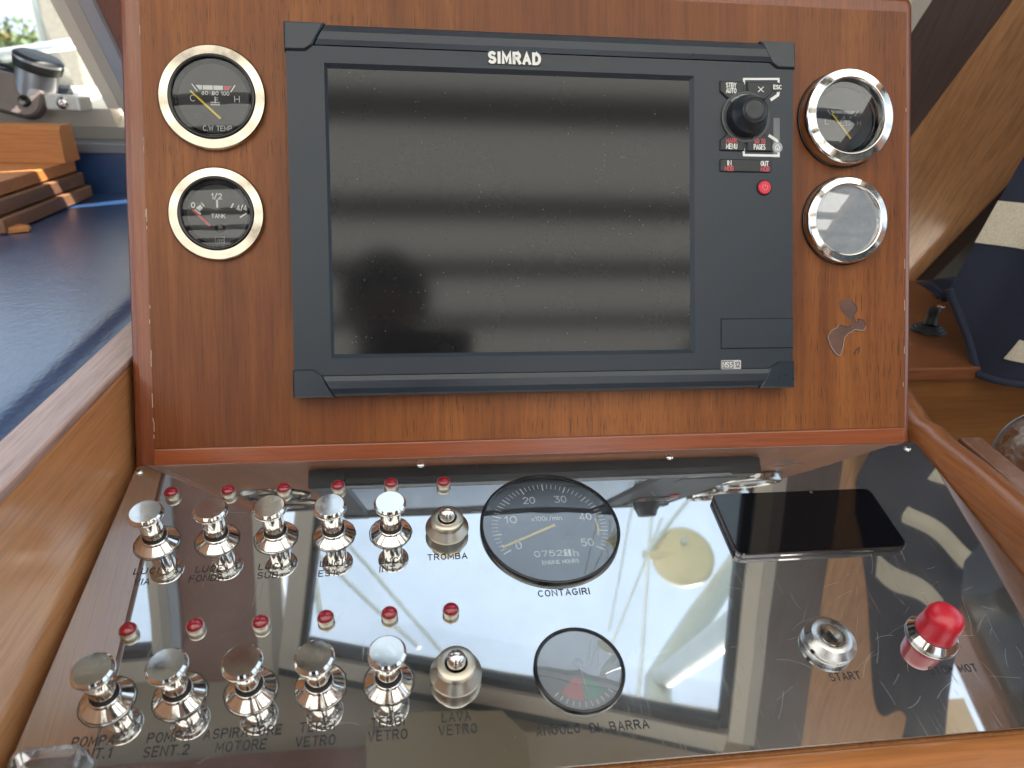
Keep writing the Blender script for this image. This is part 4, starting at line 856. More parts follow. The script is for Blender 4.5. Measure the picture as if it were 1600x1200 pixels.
for k in (0, 1): MB().box((x0 + 0.03 + k * 0.05, y0 - 0.0002, 0.0016), (x0 + 0.045 + k * 0.05, y0 + 0.0005, 0.0030)).build('side_key', M_CHROME, ph)
# clear plastic lid at the near left corner
cl = thing('plastic_box', 'clear plastic box standing on the near left corner of the steel plate', 'box', PLATE)
lp = rrect(-0.268, -0.247, -0.2345, -0.2005, 0.006, 5)
MB().sweep([[(x, y, z_) for x, y in inset(lp, d_)] for z_, d_ in ((0.0005, 0.0), (0.010, 0.0006), (0.0125, 0.0014), (0.013, 0.003))], True, True, True).build('shell', M_CLEAR, cl)
MB().sweep([[(x, y, z_) for x, y in inset(lp, d_)] for z_, d_ in ((0.0125, 0.0012), (0.0137, 0.0014), (0.0140, 0.0024), (0.0134, 0.0034))], True, False, True).build('rim', mat('frosted rim', (0.6, 0.6, 0.6), 0.3, alpha=1.0) if False else glass('frosted rim', (0.8, 0.8, 0.8), 1.5, 0.1, 0.9), cl)

# ------------------------------------------------------------------ woodwork round the plate
fr = thing('front_rail', 'rounded golden mahogany rail along the near edge of the steel plate', 'rail', PLATE)
def round_profile(x0, x1, z0, z1, r, n=5):
    return rrect(x0, z0, x1, z1, r, n)
mb = MB(); prf = rrect(-0.262, -0.03, -0.2262, 0.0045, 0.011, 6)
mb.sweep([[(u, y, z_) for y, z_ in prf][::-1] for u in (-0.30, -0.1, 0.1, 0.36)], True, True, True); mb.build('rail', M_RAIL, fr)
lb = thing('side_board', 'orange mahogany side board with a worn pale top, left of the steel plate', 'side board', T(-0.28, 0, 0))
MB().box((-0.024, -0.62, -0.95), (0.0, 0.26, 0.061), 0.0025).build('board', M_SIDE, lb)
MB().box((-0.0262, -0.62, 0.0612), (0.0012, 0.26, 0.0665), 0.0018).build('cap', M_RIM, lb)
# right rail with a wave near the panel
rr_ = thing('side_rail', 'dark wavy topped mahogany rail along the right edge of the steel plate', 'rail', Matrix())
ridge = [at_x(px, py, 0.333) for px, py in ((1427, 640), (1433, 648), (1441, 656), (1456, 664), (1474, 683), (1512, 711), (1544, 736), (1600, 784))]
pts = [(p.y, p.z) for p in ridge]; yl, zl = pts[-1]; sl_ = (pts[-1][1] - pts[-3][1]) / (pts[-1][0] - pts[-3][0])
pts += [(-0.20, zl + (-0.20 - yl) * sl_ * 0.4), (-0.45, zl + (-0.20 - yl) * sl_ * 0.4 - 0.01)]
pts = [(pts[0][0] + 0.03, pts[0][1] + 0.012)] + pts
mb = MB(); secs = []
for y, z_ in pts:
    base = y * 0.244 - 0.004
    sec = [(0.3170, y, base - 0.06), (0.3170, y, min(base + 0.001, z_ - 0.02)), (0.3205, y, z_ - 0.010), (0.3245, y, z_ - 0.004), (0.330, y, z_ - 0.0005), (0.336, y, z_), (0.342, y, z_ - 0.0015), (0.347, y, z_ - 0.005), (0.349, y, z_ - 0.012), (0.349, y, base - 0.06)]
    secs.append(sec)
mb.sweep(secs, True, True, True); mb.build('rail', M_RAILY, rr_)
bl = thing('wooden_block', 'weathered brown board standing on edge beyond the right rail', 'board', Matrix())
tp0, tp1 = at_x(1523, 682, 0.428), at_x(1600, 745, 0.428)
def yz_board(x0, x1, poly, name, mt, par, bev=0.002):
    mb = MB(); n = len(poly); bm = bmesh.new()
    f = bm.faces.new([bm.verts.new((x0, y, z_)) for y, z_ in poly]); e = bmesh.ops.extrude_face_region(bm, geom=[f]); bmesh.ops.translate(bm, vec=(x1 - x0, 0, 0), verts=[g for g in e['geom'] if isinstance(g, bmesh.types.BMVert)])
    bmesh.ops.recalc_face_normals(bm, faces=bm.faces[:]); bmesh.ops.bevel(bm, geom=bm.edges[:], offset=bev, segments=2, profile=0.5, affect='EDGES'); bm.verts.index_update()
    mb.add([v.co[:] for v in bm.verts], [[v.index for v in q.verts] for q in bm.faces]); bm.free(); return mb.build(name, mt, par)
yz_board(0.412, 0.434, [(tp0.y, tp0.z), (tp0.y + 0.012, tp0.z - 0.05), (tp0.y + 0.012, -0.5), (-0.40, -0.5), (-0.40, tp1.z + (-0.40 - tp1.y) * 0.25), (tp1.y, tp1.z)], 'board', wood('weathered board', (0.13, 0.055, 0.032), (0.19, 0.085, 0.05), (0.25, 0.12, 0.075), 'Y', 0.45, 0.2, 0.3, 0.4, 0.8, 0.5), bl)
# side shelf with switch
sh = thing('side_shelf', 'low mahogany shelf with a brown front, right of the instrument panel', 'shelf', Matrix())
MB().box((0.34, 0.211, -0.046), (1.0, 0.56, -0.030), 0.0022).build('shelf_top', M_WALLX if False else wood('shelf mahogany', (0.13, 0.042, 0.015), (0.20, 0.068, 0.024), (0.26, 0.10, 0.038), 'X', 0.4, 0.35, 0.2, 0.3, 0.6), sh)
MB().box((0.34, 0.219, -0.95), (1.0, 0.235, -0.0464)).build('front_panel', wood('amber ply', (0.15, 0.06, 0.015), (0.215, 0.09, 0.024), (0.26, 0.12, 0.036), 'X', 0.35, 0.4, 0.25, 0.2, 0.5), sh)
MB().box((0.352, -0.40, -0.16), (1.0, 0.2185, -0.142)).build('lower_ledge', M_RAILY, sh)
for px, py in ((1470, 479), (1561, 553)):
    q = at_z(px, py, -0.03)
    MB().lathe([(0.005, 0), (0.0046, 0.0012), (0.0001, 0.0018)], 20, (q.x, q.y, -0.03)).build('screw', M_CHROME, sh)
q = at_z(1450, 517, -0.03)
tsw = thing('toggle_switch', 'black rubber booted toggle switch standing on the side shelf', 'switch', T(q.x, q.y, -0.03))
MB().lathe([(0.0205, 0.0002), (0.0205, 0.0030), (0.0185, 0.0042), None, (0.0168, 0.0044), (0.0172, 0.0058), (0.0150, 0.0068), None, (0.0132, 0.0070), (0.0134, 0.0078), (0.0100, 0.0088), (0.0080, 0.0094)], 44).build('boot', M_RUBBER, tsw)
MB().lathe([(0.0085, 0.0), (0.0072, 0.004), (0.0064, 0.008), (0.0066, 0.015), (0.0072, 0.020), (0.0062, 0.0225), (0.0001, 0.0232)], 32).build('lever', M_RUBBER, tsw, T(0, 0, 0.0085) @ Matrix.Rotation(R(10), 4, 'Y') @ Matrix.Rotation(R(-12), 4, 'X'))
# clear plastic disc
pd = at_x(1647, 722, 0.50)
pxd = thing('plastic_shield', 'curved grey smoked plastic shield by the wooden board at the right', 'shield', Matrix.Translation(pd) @ (CAM - pd).to_track_quat('Z', 'Y').to_matrix().to_4x4())
MB().lathe([(0.0001, 0.004), (0.03, 0.0035), (0.044, 0.002), (0.0475, 0.0), (0.0482, -0.002), (0.0475, -0.004)], 64).build('shield', M_PLEXI, pxd)
MB().lathe([(0.0476, 0.0012), (0.0488, 0.0), (0.0488, -0.004), (0.0476, -0.005)], 64).build('rim', mat('grey plastic rim', (0.25, 0.25, 0.26), 0.3), pxd)

# ------------------------------------------------------------------ left dashboard, boards
dv = thing('dashboard', 'padded navy blue vinyl dashboard left of the instrument panel', 'dashboard', Matrix())
mb = MB(); xs = [-1.55 + k * 0.01 for k in range(125)]
def dash_z(x, y):
    e = max(0.0, 1 - (-0.3075 - x) / 0.03); return 0.0605 - 0.012 * e * e + 0.0006 * math.sin(x * 37 + y * 11) 
nx, ny = 64, 40; v = []
for i in range(nx + 1):
    for j in range(ny + 1):
        t = i / nx; x = -1.55 + 1.2425 * (1 - (1 - t) ** 2.2); y = -0.62 + 1.345 * j / ny; v.append((x, y, dash_z(x, y)))
mb.add(v, [(i * (ny + 1) + j, (i + 1) * (ny + 1) + j, (i + 1) * (ny + 1) + j + 1, i * (ny + 1) + j + 1) for i in range(nx) for j in range(ny)], True)
mb.build('cushion', M_VINYL, dv)
MB().box((-0.3095, 0.262, -0.9), (0.34, 0.72, 0.0)).build('inner_ledge', M_NAVY, dv)
MB().box((-1.55, -0.62, -0.95), (-0.309, 0.72, 0.03)).build('base', M_SIDE, dv)
MB().box((-1.55, 0.7255, -0.3), (0.34, 0.742, 0.1195), 0.002).build('coaming', M_VINYL, dv)
MB().box((-1.55, 0.722, 0.1198), (0.34, 0.80, 0.1345), 0.002).build('coaming_cap', mat('grey trim', (0.16, 0.17, 0.19), 0.5), dv)
# three hatch boards and the raised back of the top one
zb = 0.0615
def hatch(z0, z1, dx, dy): return MB().box((-1.06 + dx, 0.442 + dy, z0), (-0.5575 + dx, 0.692 + dy, z1), 0.0018)
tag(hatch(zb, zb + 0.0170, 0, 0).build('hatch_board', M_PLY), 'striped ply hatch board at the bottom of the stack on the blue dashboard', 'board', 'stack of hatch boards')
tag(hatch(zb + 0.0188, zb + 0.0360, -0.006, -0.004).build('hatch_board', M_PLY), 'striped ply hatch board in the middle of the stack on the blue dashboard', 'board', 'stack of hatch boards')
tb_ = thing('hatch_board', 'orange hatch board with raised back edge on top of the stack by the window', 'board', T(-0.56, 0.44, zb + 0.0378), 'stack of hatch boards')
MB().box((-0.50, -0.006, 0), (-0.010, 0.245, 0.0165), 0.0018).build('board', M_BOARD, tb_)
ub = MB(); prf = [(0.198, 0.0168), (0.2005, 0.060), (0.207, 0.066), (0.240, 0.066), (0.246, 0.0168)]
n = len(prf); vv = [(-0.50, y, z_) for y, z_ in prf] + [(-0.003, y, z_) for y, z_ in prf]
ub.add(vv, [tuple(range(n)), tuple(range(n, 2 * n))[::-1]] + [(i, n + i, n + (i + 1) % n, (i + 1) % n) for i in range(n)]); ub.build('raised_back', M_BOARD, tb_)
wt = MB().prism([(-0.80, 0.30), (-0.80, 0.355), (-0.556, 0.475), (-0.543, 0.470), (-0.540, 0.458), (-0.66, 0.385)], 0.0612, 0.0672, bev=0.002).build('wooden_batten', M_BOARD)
tag(wt, 'thin orange batten with a rounded tip lying on the blue dashboard beside the boards', 'batten')

# ------------------------------------------------------------------ windscreen: left pane faces ahead, right pane is swept back
RAKE = R(55)
def pane_frame(top, e):
    e = Vector(e).normalized(); h = Vector((-e.y, e.x, 0)).normalized(); d = h * math.cos(RAKE) - Vector((0, 0, 1)) * math.sin(RAKE); n_ = e.cross(-d).normalized()   # x along, y up the slope, z towards the sky side
    up = -d; n_ = e.cross(up)
    return Matrix(((e.x, up.x, n_.x, top[0]), (e.y, up.y, n_.y, top[1]), (e.z, up.z, n_.z, top[2]), (0, 0, 0, 1)))
FL = pane_frame((0, 0.222, 0.99), (1, 0, 0)); FR = pane_frame((-0.317, 0.210, 0.99), (0.797, -0.2, 0))
def slab(mb, e0t, e1t, d0, d1, z0, z1, k=0.0):   # strip between two edges given at the top; k = lean per metre down
    v = []
    for z_ in (z0, z1):
        for d in (d0, d1): v += [(e0t + k * d, -d, z_), (e1t + k * d, -d, z_)]
    return mb.add(v, [(0, 1, 3, 2), (5, 4, 6, 7), (0, 4, 5, 1), (2, 3, 7, 6), (0, 2, 6, 4), (1, 5, 7, 3)])
KL, KR = 0.055, -0.155
lw = thing('windscreen_window', 'aluminium framed front window above the blue dashboard at upper left', 'window', FL, 'front windows')
mb = MB(); slab(mb, -0.590, -0.572, 0, 0.966, -0.006, 0.03, KL); mb.build('side_gasket', M_ALU, lw)
mb = MB(); slab(mb, -0.5715, -0.556, -0.03, 1.0, -0.012, 0.03, KL); mb.build('side_frame', M_ALU2, lw)
mb = MB(); slab(mb, -0.5555, -0.538, -0.03, 1.0, -0.020, 0.03, KL); mb.build('side_frame', mat('bluish aluminium', (0.50, 0.55, 0.62), 0.35, 0.2), lw)
mb = MB(); slab(mb, -1.55, -0.592, 0.953, 0.9655, -0.004, 0.02, 0); slab(mb, -1.55, -0.592, -0.012, 0.006, -0.004, 0.02, 0); mb.build('gasket', M_GASKET, lw)
mb = MB(); slab(mb, -1.55, -0.535, 0.9665, 1.000, -0.020, 0.03, 0); mb.build('lower_frame', M_ALU, lw)
mb = MB(); slab(mb, -1.55, -0.48, 1.0005, 1.024, -0.034, 0.03, 0); mb.build('sill', mat('pale sill', (0.60, 0.57, 0.52), 0.4, 0.2), lw)
mb = MB(); slab(mb, -1.55, -0.538, -0.06, -0.0125, -0.02, 0.03, 0); mb.build('upper_frame', M_ALU, lw)
mb = MB(); slab(mb, -1.55, -0.58, 0, 0.96, 0.004, 0.009, 0); mb.build('pane', M_PANE, lw)
rw = thing('windscreen_window', 'aluminium framed front window behind the instrument panel, mostly seen mirrored in the steel plate', 'window', FR, 'front windows')
mb = MB(); slab(mb, 0.0, 0.010, -0.004, 0.97, -0.004, 0.02, 0.03); slab(mb, 0.819, 0.835, 0, 0.97, -0.004, 0.02, KR); slab(mb, 0.012, 0.817, -0.006, 0.012, -0.004, 0.02, 0); slab(mb, 0.04, 0.66, 0.94, 0.96, -0.004, 0.02, 0); mb.build('gasket', M_GASKET, rw)
mb = MB(); slab(mb, 0.8355, 0.864, -0.02, 1.1, -0.016, 0.03, KR); slab(mb, -0.034, -0.0005, -0.02, 1.1, -0.012, 0.03, 0.03); mb.build('side_frame', M_ALU, rw)
mb = MB(); slab(mb, 0.8645, 0.885, -0.02, 1.1, -0.022, 0.03, KR); mb.build('side_frame', M_ALU2, rw)
mb = MB(); slab(mb, -0.035, 0.8355, -0.045, -0.0065, -0.012, 0.03, 0); mb.build('upper_frame', M_ALU, rw)
mb = MB(); slab(mb, -0.035, 0.8355, -0.062, -0.0455, -0.02, 0.03, 0); mb.build('upper_frame', M_GASKET, rw)
mb = MB(); slab(mb, -0.035, 0.70, 0.961, 1.02, -0.02, 0.03, 0); mb.build('lower_frame', M_ALU, rw)
mb = MB(); v = [(0.005, 0.0, 0.004), (0.825, 0.0, 0.004), (0.825 + KR * 0.96, -0.96, 0.004), (0.034, -0.96, 0.004)]; mb.add(v + [(a_, b_, c_2 + 0.005) for a_, b_, c_2 in v], [(0, 1, 2, 3), (7, 6, 5, 4), (0, 4, 5, 1), (1, 5, 6, 2), (2, 6, 7, 3), (3, 7, 4, 0)]); mb.build('pane', M_PANE, rw)
# posts
wp = thing('window_post', 'dark mahogany post between the two front windows', 'post', FL)
mb = MB(); slab(mb, -0.5375, -0.400, -0.08, 1.05, -0.028, 0.02, 0.045); mb.build('post', M_POST, wp)
mb = MB(); slab(mb, -0.3995, -0.375, -0.07, 1.05, -0.020, 0.02, 0.045); mb.build('post_trim', M_ALU, wp)
mb = MB(); slab(mb, -0.3745, -0.352, -0.07, 1.05, -0.016, 0.02, 0.045); mb.build('post_trim', M_ALU2, wp)
rp_ = thing('corner_post', 'dark strip and pale lit mahogany board beside the right window frame', 'post', FR)
mb = MB(); slab(mb, 0.8855, 0.972, -0.1, 1.3, -0.012, 0.03, KR); mb.build('dark_strip', wood('mahogany strip in shade', (0.10, 0.072, 0.066), (0.14, 0.10, 0.092), (0.18, 0.13, 0.12), 'Y', 0.4, 0.3, 0.25, 0.2, 0.5), rp_)  # mahogany strip whose shade is put into its darker, greyer colour
mb = MB(); slab(mb, 0.9725, 1.152, -0.1, 1.42, -0.045, 0.03, KR); mb.build('board', wood('mahogany board in light', (0.54, 0.255, 0.11), (0.70, 0.37, 0.17), (0.80, 0.48, 0.25), 'Y', 0.42, 0.3, 0.3, 0.35, 0.55), rp_)  # the light falling on this board is put into its pale colour
mb = MB(); slab(mb, 1.1525, 1.36, 0.66, 1.42, 0.02, 0.06, KR); mb.build('recess_shade', mat('recess shade', (0.03, 0.02, 0.016), 0.7), rp_)  # near-black sheet that holds the shade of the recess in its colour

# wiper motor on the sill
wq = at_y(47, 166, 0.745)
wm = thing('wiper_motor', 'grey cylindrical wiper motor with black cap and bracket on the window sill', 'motor', Matrix.Translation((wq.x, wq.y, wq.z)) @ Matrix.Scale(0.74, 4))
ax = (Vector((0.35, -0.1, 0.93))).normalized().to_track_quat('Z', 'Y').to_matrix().to_4x4()
Cm = Matrix.Translation((0.012, 0.0, 0.015)) @ ax
MB().lathe([(0.037, 0.0), (0.037, 0.062), (0.035, 0.066)], 40, cap0=True, cap1=True).build('body', mat('grey cast metal', (0.30, 0.31, 0.33), 0.35, 0.6), wm, Cm)
MB().lathe([(0.041, 0.058), (0.043, 0.070), (0.042, 0.080), (0.036, 0.084)], 40, cap0=True, cap1=True).build('cap', M_RUBBER, wm, Cm)
MB().lathe([(0.0433, 0.074), (0.0433, 0.079)], 40).build('cap_band', mat('grey band', (0.4, 0.41, 0.43), 0.3, 0.5), wm, Cm)
mb = MB(); mb.prism(rrect(-0.16, -0.036, 0.055, 0.040, 0.03, 8), -0.012, 0.012, bev=0.004); mb.build('gearbox', mat('brown grey casting', (0.17, 0.14, 0.13), 0.45, 0.3), wm, Matrix.Translation((-0.012, -0.025, 0.02)) @ Matrix.Rotation(R(72), 4, 'X') @ Matrix.Rotation(R(-14), 4, 'Z'))
MB().lathe([(0.011, 0), (0.011, 0.004), None, (0.006, 0.004), (0.006, 0.001), (0.0001, 0.001)], 24).build('bolt', M_DARK, wm, Matrix.Translation((0.012, -0.0405, 0.012)) @ Matrix.Rotation(R(72), 4, 'X'))
MB().box((-0.09, -0.045, 0.022), (-0.052, -0.030, 0.048), 0.003).build('terminal', M_RUBBER, wm)
MB().tube([(-0.20, -0.04, 0.05), (-0.12, -0.05, 0.045), (-0.078, -0.048, 0.036)], 0.007, 10).build('red_lead', mat('red lead', (0.5, 0.03, 0.02), 0.4), wm)
MB().box((0.055, -0.03, -0.004), (0.125, 0.012, 0.024), 0.004).build('bracket', mat('bright bracket', (0.62, 0.60, 0.55), 0.35, 0.4), wm, Matrix.Rotation(R(-12), 4, 'Z'))
MB().lathe([(0.011, 0), (0.011, 0.003), (0.004, 0.004), None, (0.004, 0.001), (0.0001, 0.001)], 24).build('nut', M_CHROME, wm, Matrix.Rotation(R(-12), 4, 'Z') @ Matrix.Translation((0.092, -0.0302, 0.011)) @ Matrix.Rotation(R(85), 4, 'X'))

# navy curtain with cream bands on the right
ct = thing('curtain', 'navy canvas curtain with cream bands hanging at the right', 'curtain', Matrix())
def cur(s, z_):
    s *= 0.64; x = 0.512 + 0.275 * min(max(z_, -0.06), 0.2) + 0.2 * max(0, z_ - 0.2) + s * 0.20; y = 0.262 - s * 0.23 - 0.6 * max(0, z_ - 0.52)
    wob = (0.013 + 0.006 * math.sin(z_ * 9)) * math.sin(s * 15 + z_ * 2.2) * min(1, 0.1 + s * 3); x += wob * 0.75; y += wob * 0.66
    if z_ < 0.05: y += 0.02 * ((0.05 - z_) / 0.1) ** 2
    return (x, y, z_)
def cur_strip(s0, s1, z0, z1, off, ns=46, nz=30, slope=0.0):
    mb = MB(); rows = []
    for j in range(nz + 1):
        for i in range(ns + 1):
            s = s0 + (s1 - s0) * i / ns; z_ = z0 + (z1 - z0) * j / nz + slope * s
            p = Vector(cur(s, z_)); p += Vector((-0.85, -0.53, 0)) * off; rows.append(p[:])
    mb.add(rows, [(j * (ns + 1) + i, j * (ns + 1) + i + 1, (j + 1) * (ns + 1) + i + 1, (j + 1) * (ns + 1) + i) for j in range(nz) for i in range(ns)], True); return mb
def hem_z(s): return 0.046 - 0.085 * min(1.0, s / 0.42) ** 0.9
mb = MB(); rows = []; ns, nz = 60, 60
for j in range(nz + 1):
    for i in range(ns + 1):
        q_ = i / ns; rows.append(cur(q_, hem_z(q_) + (1.012 - hem_z(q_)) * (j / nz) ** 1.3))
mb.add(rows, [(j * (ns + 1) + i, j * (ns + 1) + i + 1, (j + 1) * (ns + 1) + i + 1, (j + 1) * (ns + 1) + i) for j in range(nz) for i in range(ns)], True); mb.build('cloth', M_NAVY, ct)
for z0, z1, s0, s1 in ((0.100, 0.146, 0.0, 1), (-0.012, 0.012, 0.46, 1), (0.36, 0.40, 0.45, 1), (0.49, 0.532, 0.45, 1), (0.61, 0.65, 0.25, 0.85)):
    cur_strip(s0, s1, z0, z1, 0.0022, 46, 6).build('band', M_BAND, ct)
hem = MB(); hp = [Vector(cur(k / 40, hem_z(k / 40))) for k in range(41)]; hem.tube(hp, 0.0045, 8); hem.build('hem', M_NAVY, ct)
fl_ = MB(); a0 = at_y(1430, 441, 0.40); a1 = at_y(1492, 432, 0.40); a2 = at_y(1500, 475, 0.36); a3 = at_y(1455, 462, 0.37)
n = 8; rows = []
for i in range(n + 1):
    for j in range(n + 1):
        p = (a0.lerp(a1, i / n)).lerp(a3.lerp(a2, i / n), j / n); p.z += 0.006 * math.sin(i * 1.3) * math.sin(j * 0.9); p.y -= 0.02 * math.sin(math.pi * j / n); rows.append(p[:])
fl_.add(rows, [(i * (n + 1) + j, (i + 1) * (n + 1) + j, (i + 1) * (n + 1) + j + 1, i * (n + 1) + j + 1) for i in range(n) for j in range(n)], True); fl_.build('loose_fold', M_NAVY, ct)

# ------------------------------------------------------------------ cabin that encloses the helm (seen mirrored in plate, glass and chrome)
def wbox(name, a, b, mt, bev=0.0): return struct(MB().box(a, b, bev).build(name, mt))
wbox('floor', (-1.62, -3.2, -1.0), (1.02, 0.9, -0.96), mat('pale cockpit sole', (0.55, 0.5, 0.42), 0.6))
cw_ = thing('cabin_roof', 'cream cabin roof lining with dark cross beams above the helm', 'roof', Matrix())
MB().box((-1.62, -0.14, 1.045), (1.02, 0.02, 1.075)).build('lining', M_CREAM, cw_)
mb = MB()
v = [(-1.62, 0.0, 0.992), (-0.30, 0.0, 0.992), (0.62, 0.0, 0.992), (1.02, 0.0, 0.992), (-1.62, 0.262, 1.03), (-0.30, 0.262, 1.03), (0.50, 0.062, 1.03), (1.02, -0.05, 1.03)]
mb.box((-1.62, -0.18, 1.020), (-0.16, 0.0195, 1.0445)); mb.build('front_lining', M_POST, cw_)
MB().box((-0.1595, -0.18, 1.020), (1.02, 0.0195, 1.0445)).build('front_lining', M_CREAM, cw_)
mb = MB(); p_ = [(-1.62, 0.245), (-0.30, 0.245), (0.62, 0.02), (1.02, -0.08), (1.02, -0.18), (-1.62, -0.18)]
mb.prism(p_[::-1], 1.0755, 1.115); mb.build('roof_deck', M_HULL, cw_)
mb = MB(); p_ = [(-1.62, 0.262), (-0.315, 0.262), (0.50, 0.055), (1.02, -0.075), (1.02, -0.115), (0.50, 0.015), (-0.33, 0.222), (-1.62, 0.222)]
mb.prism([(-1.62, 0.240), (-0.32, 0.240), (0.54, 0.025), (1.02, -0.095), (1.02, -0.11), (-0.3, 0.02), (-1.62, 0.02)][::-1], 1.046, 1.075); mb.build('front_header', M_CREAM, cw_)
aw = thing('diffuser', 'added light-spreading cream canvas awning on dark cross bars over the cockpit behind the helm', 'diffuser', Matrix())  # added overhead sheet; sunlight through it brightens the helm
mb = MB(); nx_, ny_ = 24, 40; v = []
for i in range(nx_ + 1):
    for j in range(ny_ + 1):
        x = -1.66 + 2.72 * i / nx_; y = -0.145 - 3.1 * j / ny_
        v.append((x, y, 1.082 - 0.05 * ((x + 0.3) / 1.36) ** 2 - 0.008 * abs(math.sin(j * math.pi / 8))))
mb.add(v, [(i * (ny_ + 1) + j, i * (ny_ + 1) + j + 1, (i + 1) * (ny_ + 1) + j + 1, (i + 1) * (ny_ + 1) + j) for i in range(nx_) for j in range(ny_)], True); mb.build('diffuser_canvas', M_DIFFUSER, aw)
for y in (-0.42, -0.79, -1.18, -1.52, -1.92, -2.40, -2.95): MB().box((-1.64, y - 0.038, 0.985), (1.04, y + 0.038, 1.022), 0.004).build('diffuser_bar', M_BEAM, aw)
# overhead box
ob = thing('overhead_box', 'cream plastic box with clipped corners fixed overhead, mirrored in the plate', 'box', Matrix())
mb = MB(); mb.prism([(-0.165, 0.06), (0.06, 0.045), (0.10, 0.0), (0.10, -0.15), (-0.175, -0.15), (-0.185, 0.035)][::-1], 0.955, 1.0195, bev=0.006); mb.build('box', M_CREAMP, ob)
MB().lathe([(0.006, 0), (0.006, 0.002)], 16, (-0.168, 0.03, 0.953), cap0=True).build('screw', M_SATIN, ob)
# side walls with window openings
def side_wall(name, label, x0, x1, posts, zs, zt):
    w = thing(name, label, 'wall', Matrix())
    MB().box((x0, -3.2, -0.96), (x1, posts[-1][1], zs)).build('lower_panel', M_WALL, w)
    MB().box((x0, -3.2, zt), (x1, posts[-1][1], zt + 0.07)).build('upper_panel', M_WALL, w)
    for a_, b_ in posts: MB().box((x0, a_, zs + 0.0005), (x1, b_, zt - 0.0005)).build('post', M_POST, w)
    xm = (x0 + x1) / 2
    for (a_, b_), (c_2, d_) in zip(posts, posts[1:]): MB().box((xm - 0.003, b_ + 0.001, zs + 0.001), (xm + 0.003, c_2 - 0.001, zt - 0.001)).build('pane', M_PANE, w)
    return w
side_wall('cabin_wall', 'left mahogany cabin wall with long windows', -1.62, -1.58, [(-3.2, -3.0), (-1.75, -1.67), (-0.55, -0.47), (0.55, 0.66)], -0.05, 0.93)
side_wall('cabin_wall', 'right mahogany cabin wall with long windows behind the curtain', 0.98, 1.02, [(-3.2, -3.0), (-1.75, -1.67), (-0.55, -0.47), (0.30, 0.42)], 0.0, 0.88)
rb = thing('cockpit_coaming', 'low cream coaming closing the rear of the cockpit behind the helm', 'coaming', Matrix())
MB().box((-1.58, -3.2, -0.96), (0.98, -3.12, -0.35), 0.01).build('panel', M_HULL, rb)
MB().box((-1.60, -3.22, -0.349), (1.0, -3.10, -0.32), 0.006).build('cap', M_SIDE, rb)
# hull front below the windows
hf = thing('hull_front', 'white painted cabin front below the windows', 'hull', Matrix())
MB().box((-1.62, 0.905, -2.2), (1.02, 0.93, 0.10)).build('panel', M_HULL, hf)
fd = thing('foredeck', 'pale foredeck of the boat ahead of the windows', 'deck', Matrix())
MB().prism([(-1.62, 0.935), (1.02, 0.935), (0.6, 3.2), (-0.3, 4.6), (-1.2, 3.2)], -0.22, -0.17).build('deck', mat('white deck paint', (0.80, 0.79, 0.76), 0.5), fd)

# ------------------------------------------------------------------ outside: rail, mast gear, harbour
gr = thing('guard_rail', 'bright tubular guard rail outside the left window', 'rail', Matrix())
ra, rb2 = at_y(-30, 89, 1.9), at_y(150, 63, 1.75)
MB().tube([ra + (ra - rb2) * 1.5, ra, rb2, rb2 + (rb2 - ra) * 0.6], 0.014, 12).build('tube', M_WIRE, gr)
MB().tube([at_y(-30, 100, 1.95), at_y(60, 84, 1.9), at_y(64, 128, 1.9)], 0.008, 10).build('brace', M_WIRE, gr)
e0 = rb2 + (rb2 - ra) * 0.6
MB().tube([e0, (e0.x, e0.y, -0.2)], 0.013, 10).build('stanchion', M_WIRE, gr)
mg = thing('mast', 'grey slanting mast with stays above the front window, mirrored in the plate', 'mast', Matrix())
MB().tube([(0.62, 0.10, 1.9), (0.76, 0.40, 2.2), (1.18, 0.82, 2.28), (1.62, 1.22, 2.38)], 0.05, 20).build('spar', M_SPAR, mg)
MB().tube([(0.76, 0.40, 2.2), (0.66, 0.25, 1.13)], 0.035, 14).build('foot', M_SPAR, mg)
MB().box((1.0, 0.62, 2.30), (1.06, 0.70, 2.40), 0.005).build('block', M_GASKET, mg)
for a_, b_, r_ in (((0.835, 0.909, 2.2), (0.685, 0.381, 2.2), 0.007), ((0.998, 1.077, 2.2), (0.835, 0.909, 2.2), 0.009), ((0.835, 0.909, 2.2), (0.622, 0.558, 2.2), 0.006), ((1.107, 1.563, 3.2), (0.887, 0.976, 3.2), 0.007),
                   ((-0.436, 1.404, 3.2), (-0.005, 0.867, 3.2), 0.010), ((-0.639, 1.414, 3.2), (-0.163, 0.941, 3.2), 0.010), ((-0.69, 1.428, 3.2), (-0.624, 1.129, 3.2), 0.016)):
    A, B = Vector(a_), Vector(b_); MB().tube([A + (A - B) * 0.4, B + (B - A) * 0.1], r_, 8).build('stay', M_WIRE if a_[0] > 0 else M_SPAR, mg)
rd = thing('radar_dome', 'round beige radar dome on an arm above the front window, mirrored in the plate', 'radar dome', T(0.985, 0.89, 2.2))
MB().lathe([(0.0001, 0.0), (0.09, 0.003), (0.122, 0.015), (0.128, 0.04), (0.12, 0.07), (0.07, 0.095), (0.0001, 0.10)], 48).build('dome', M_DOME, rd)
MB().lathe([(0.014, -0.02), (0.014, 0.0)], 20, (0.0, 0.05, 0), cap0=True).build('boss', M_SPAR, rd)
MB().tube([(0.09, 0.0, 0.03), (-0.17, 0.01, 0.01)], 0.020, 10).build('arm', M_DOME, rd)

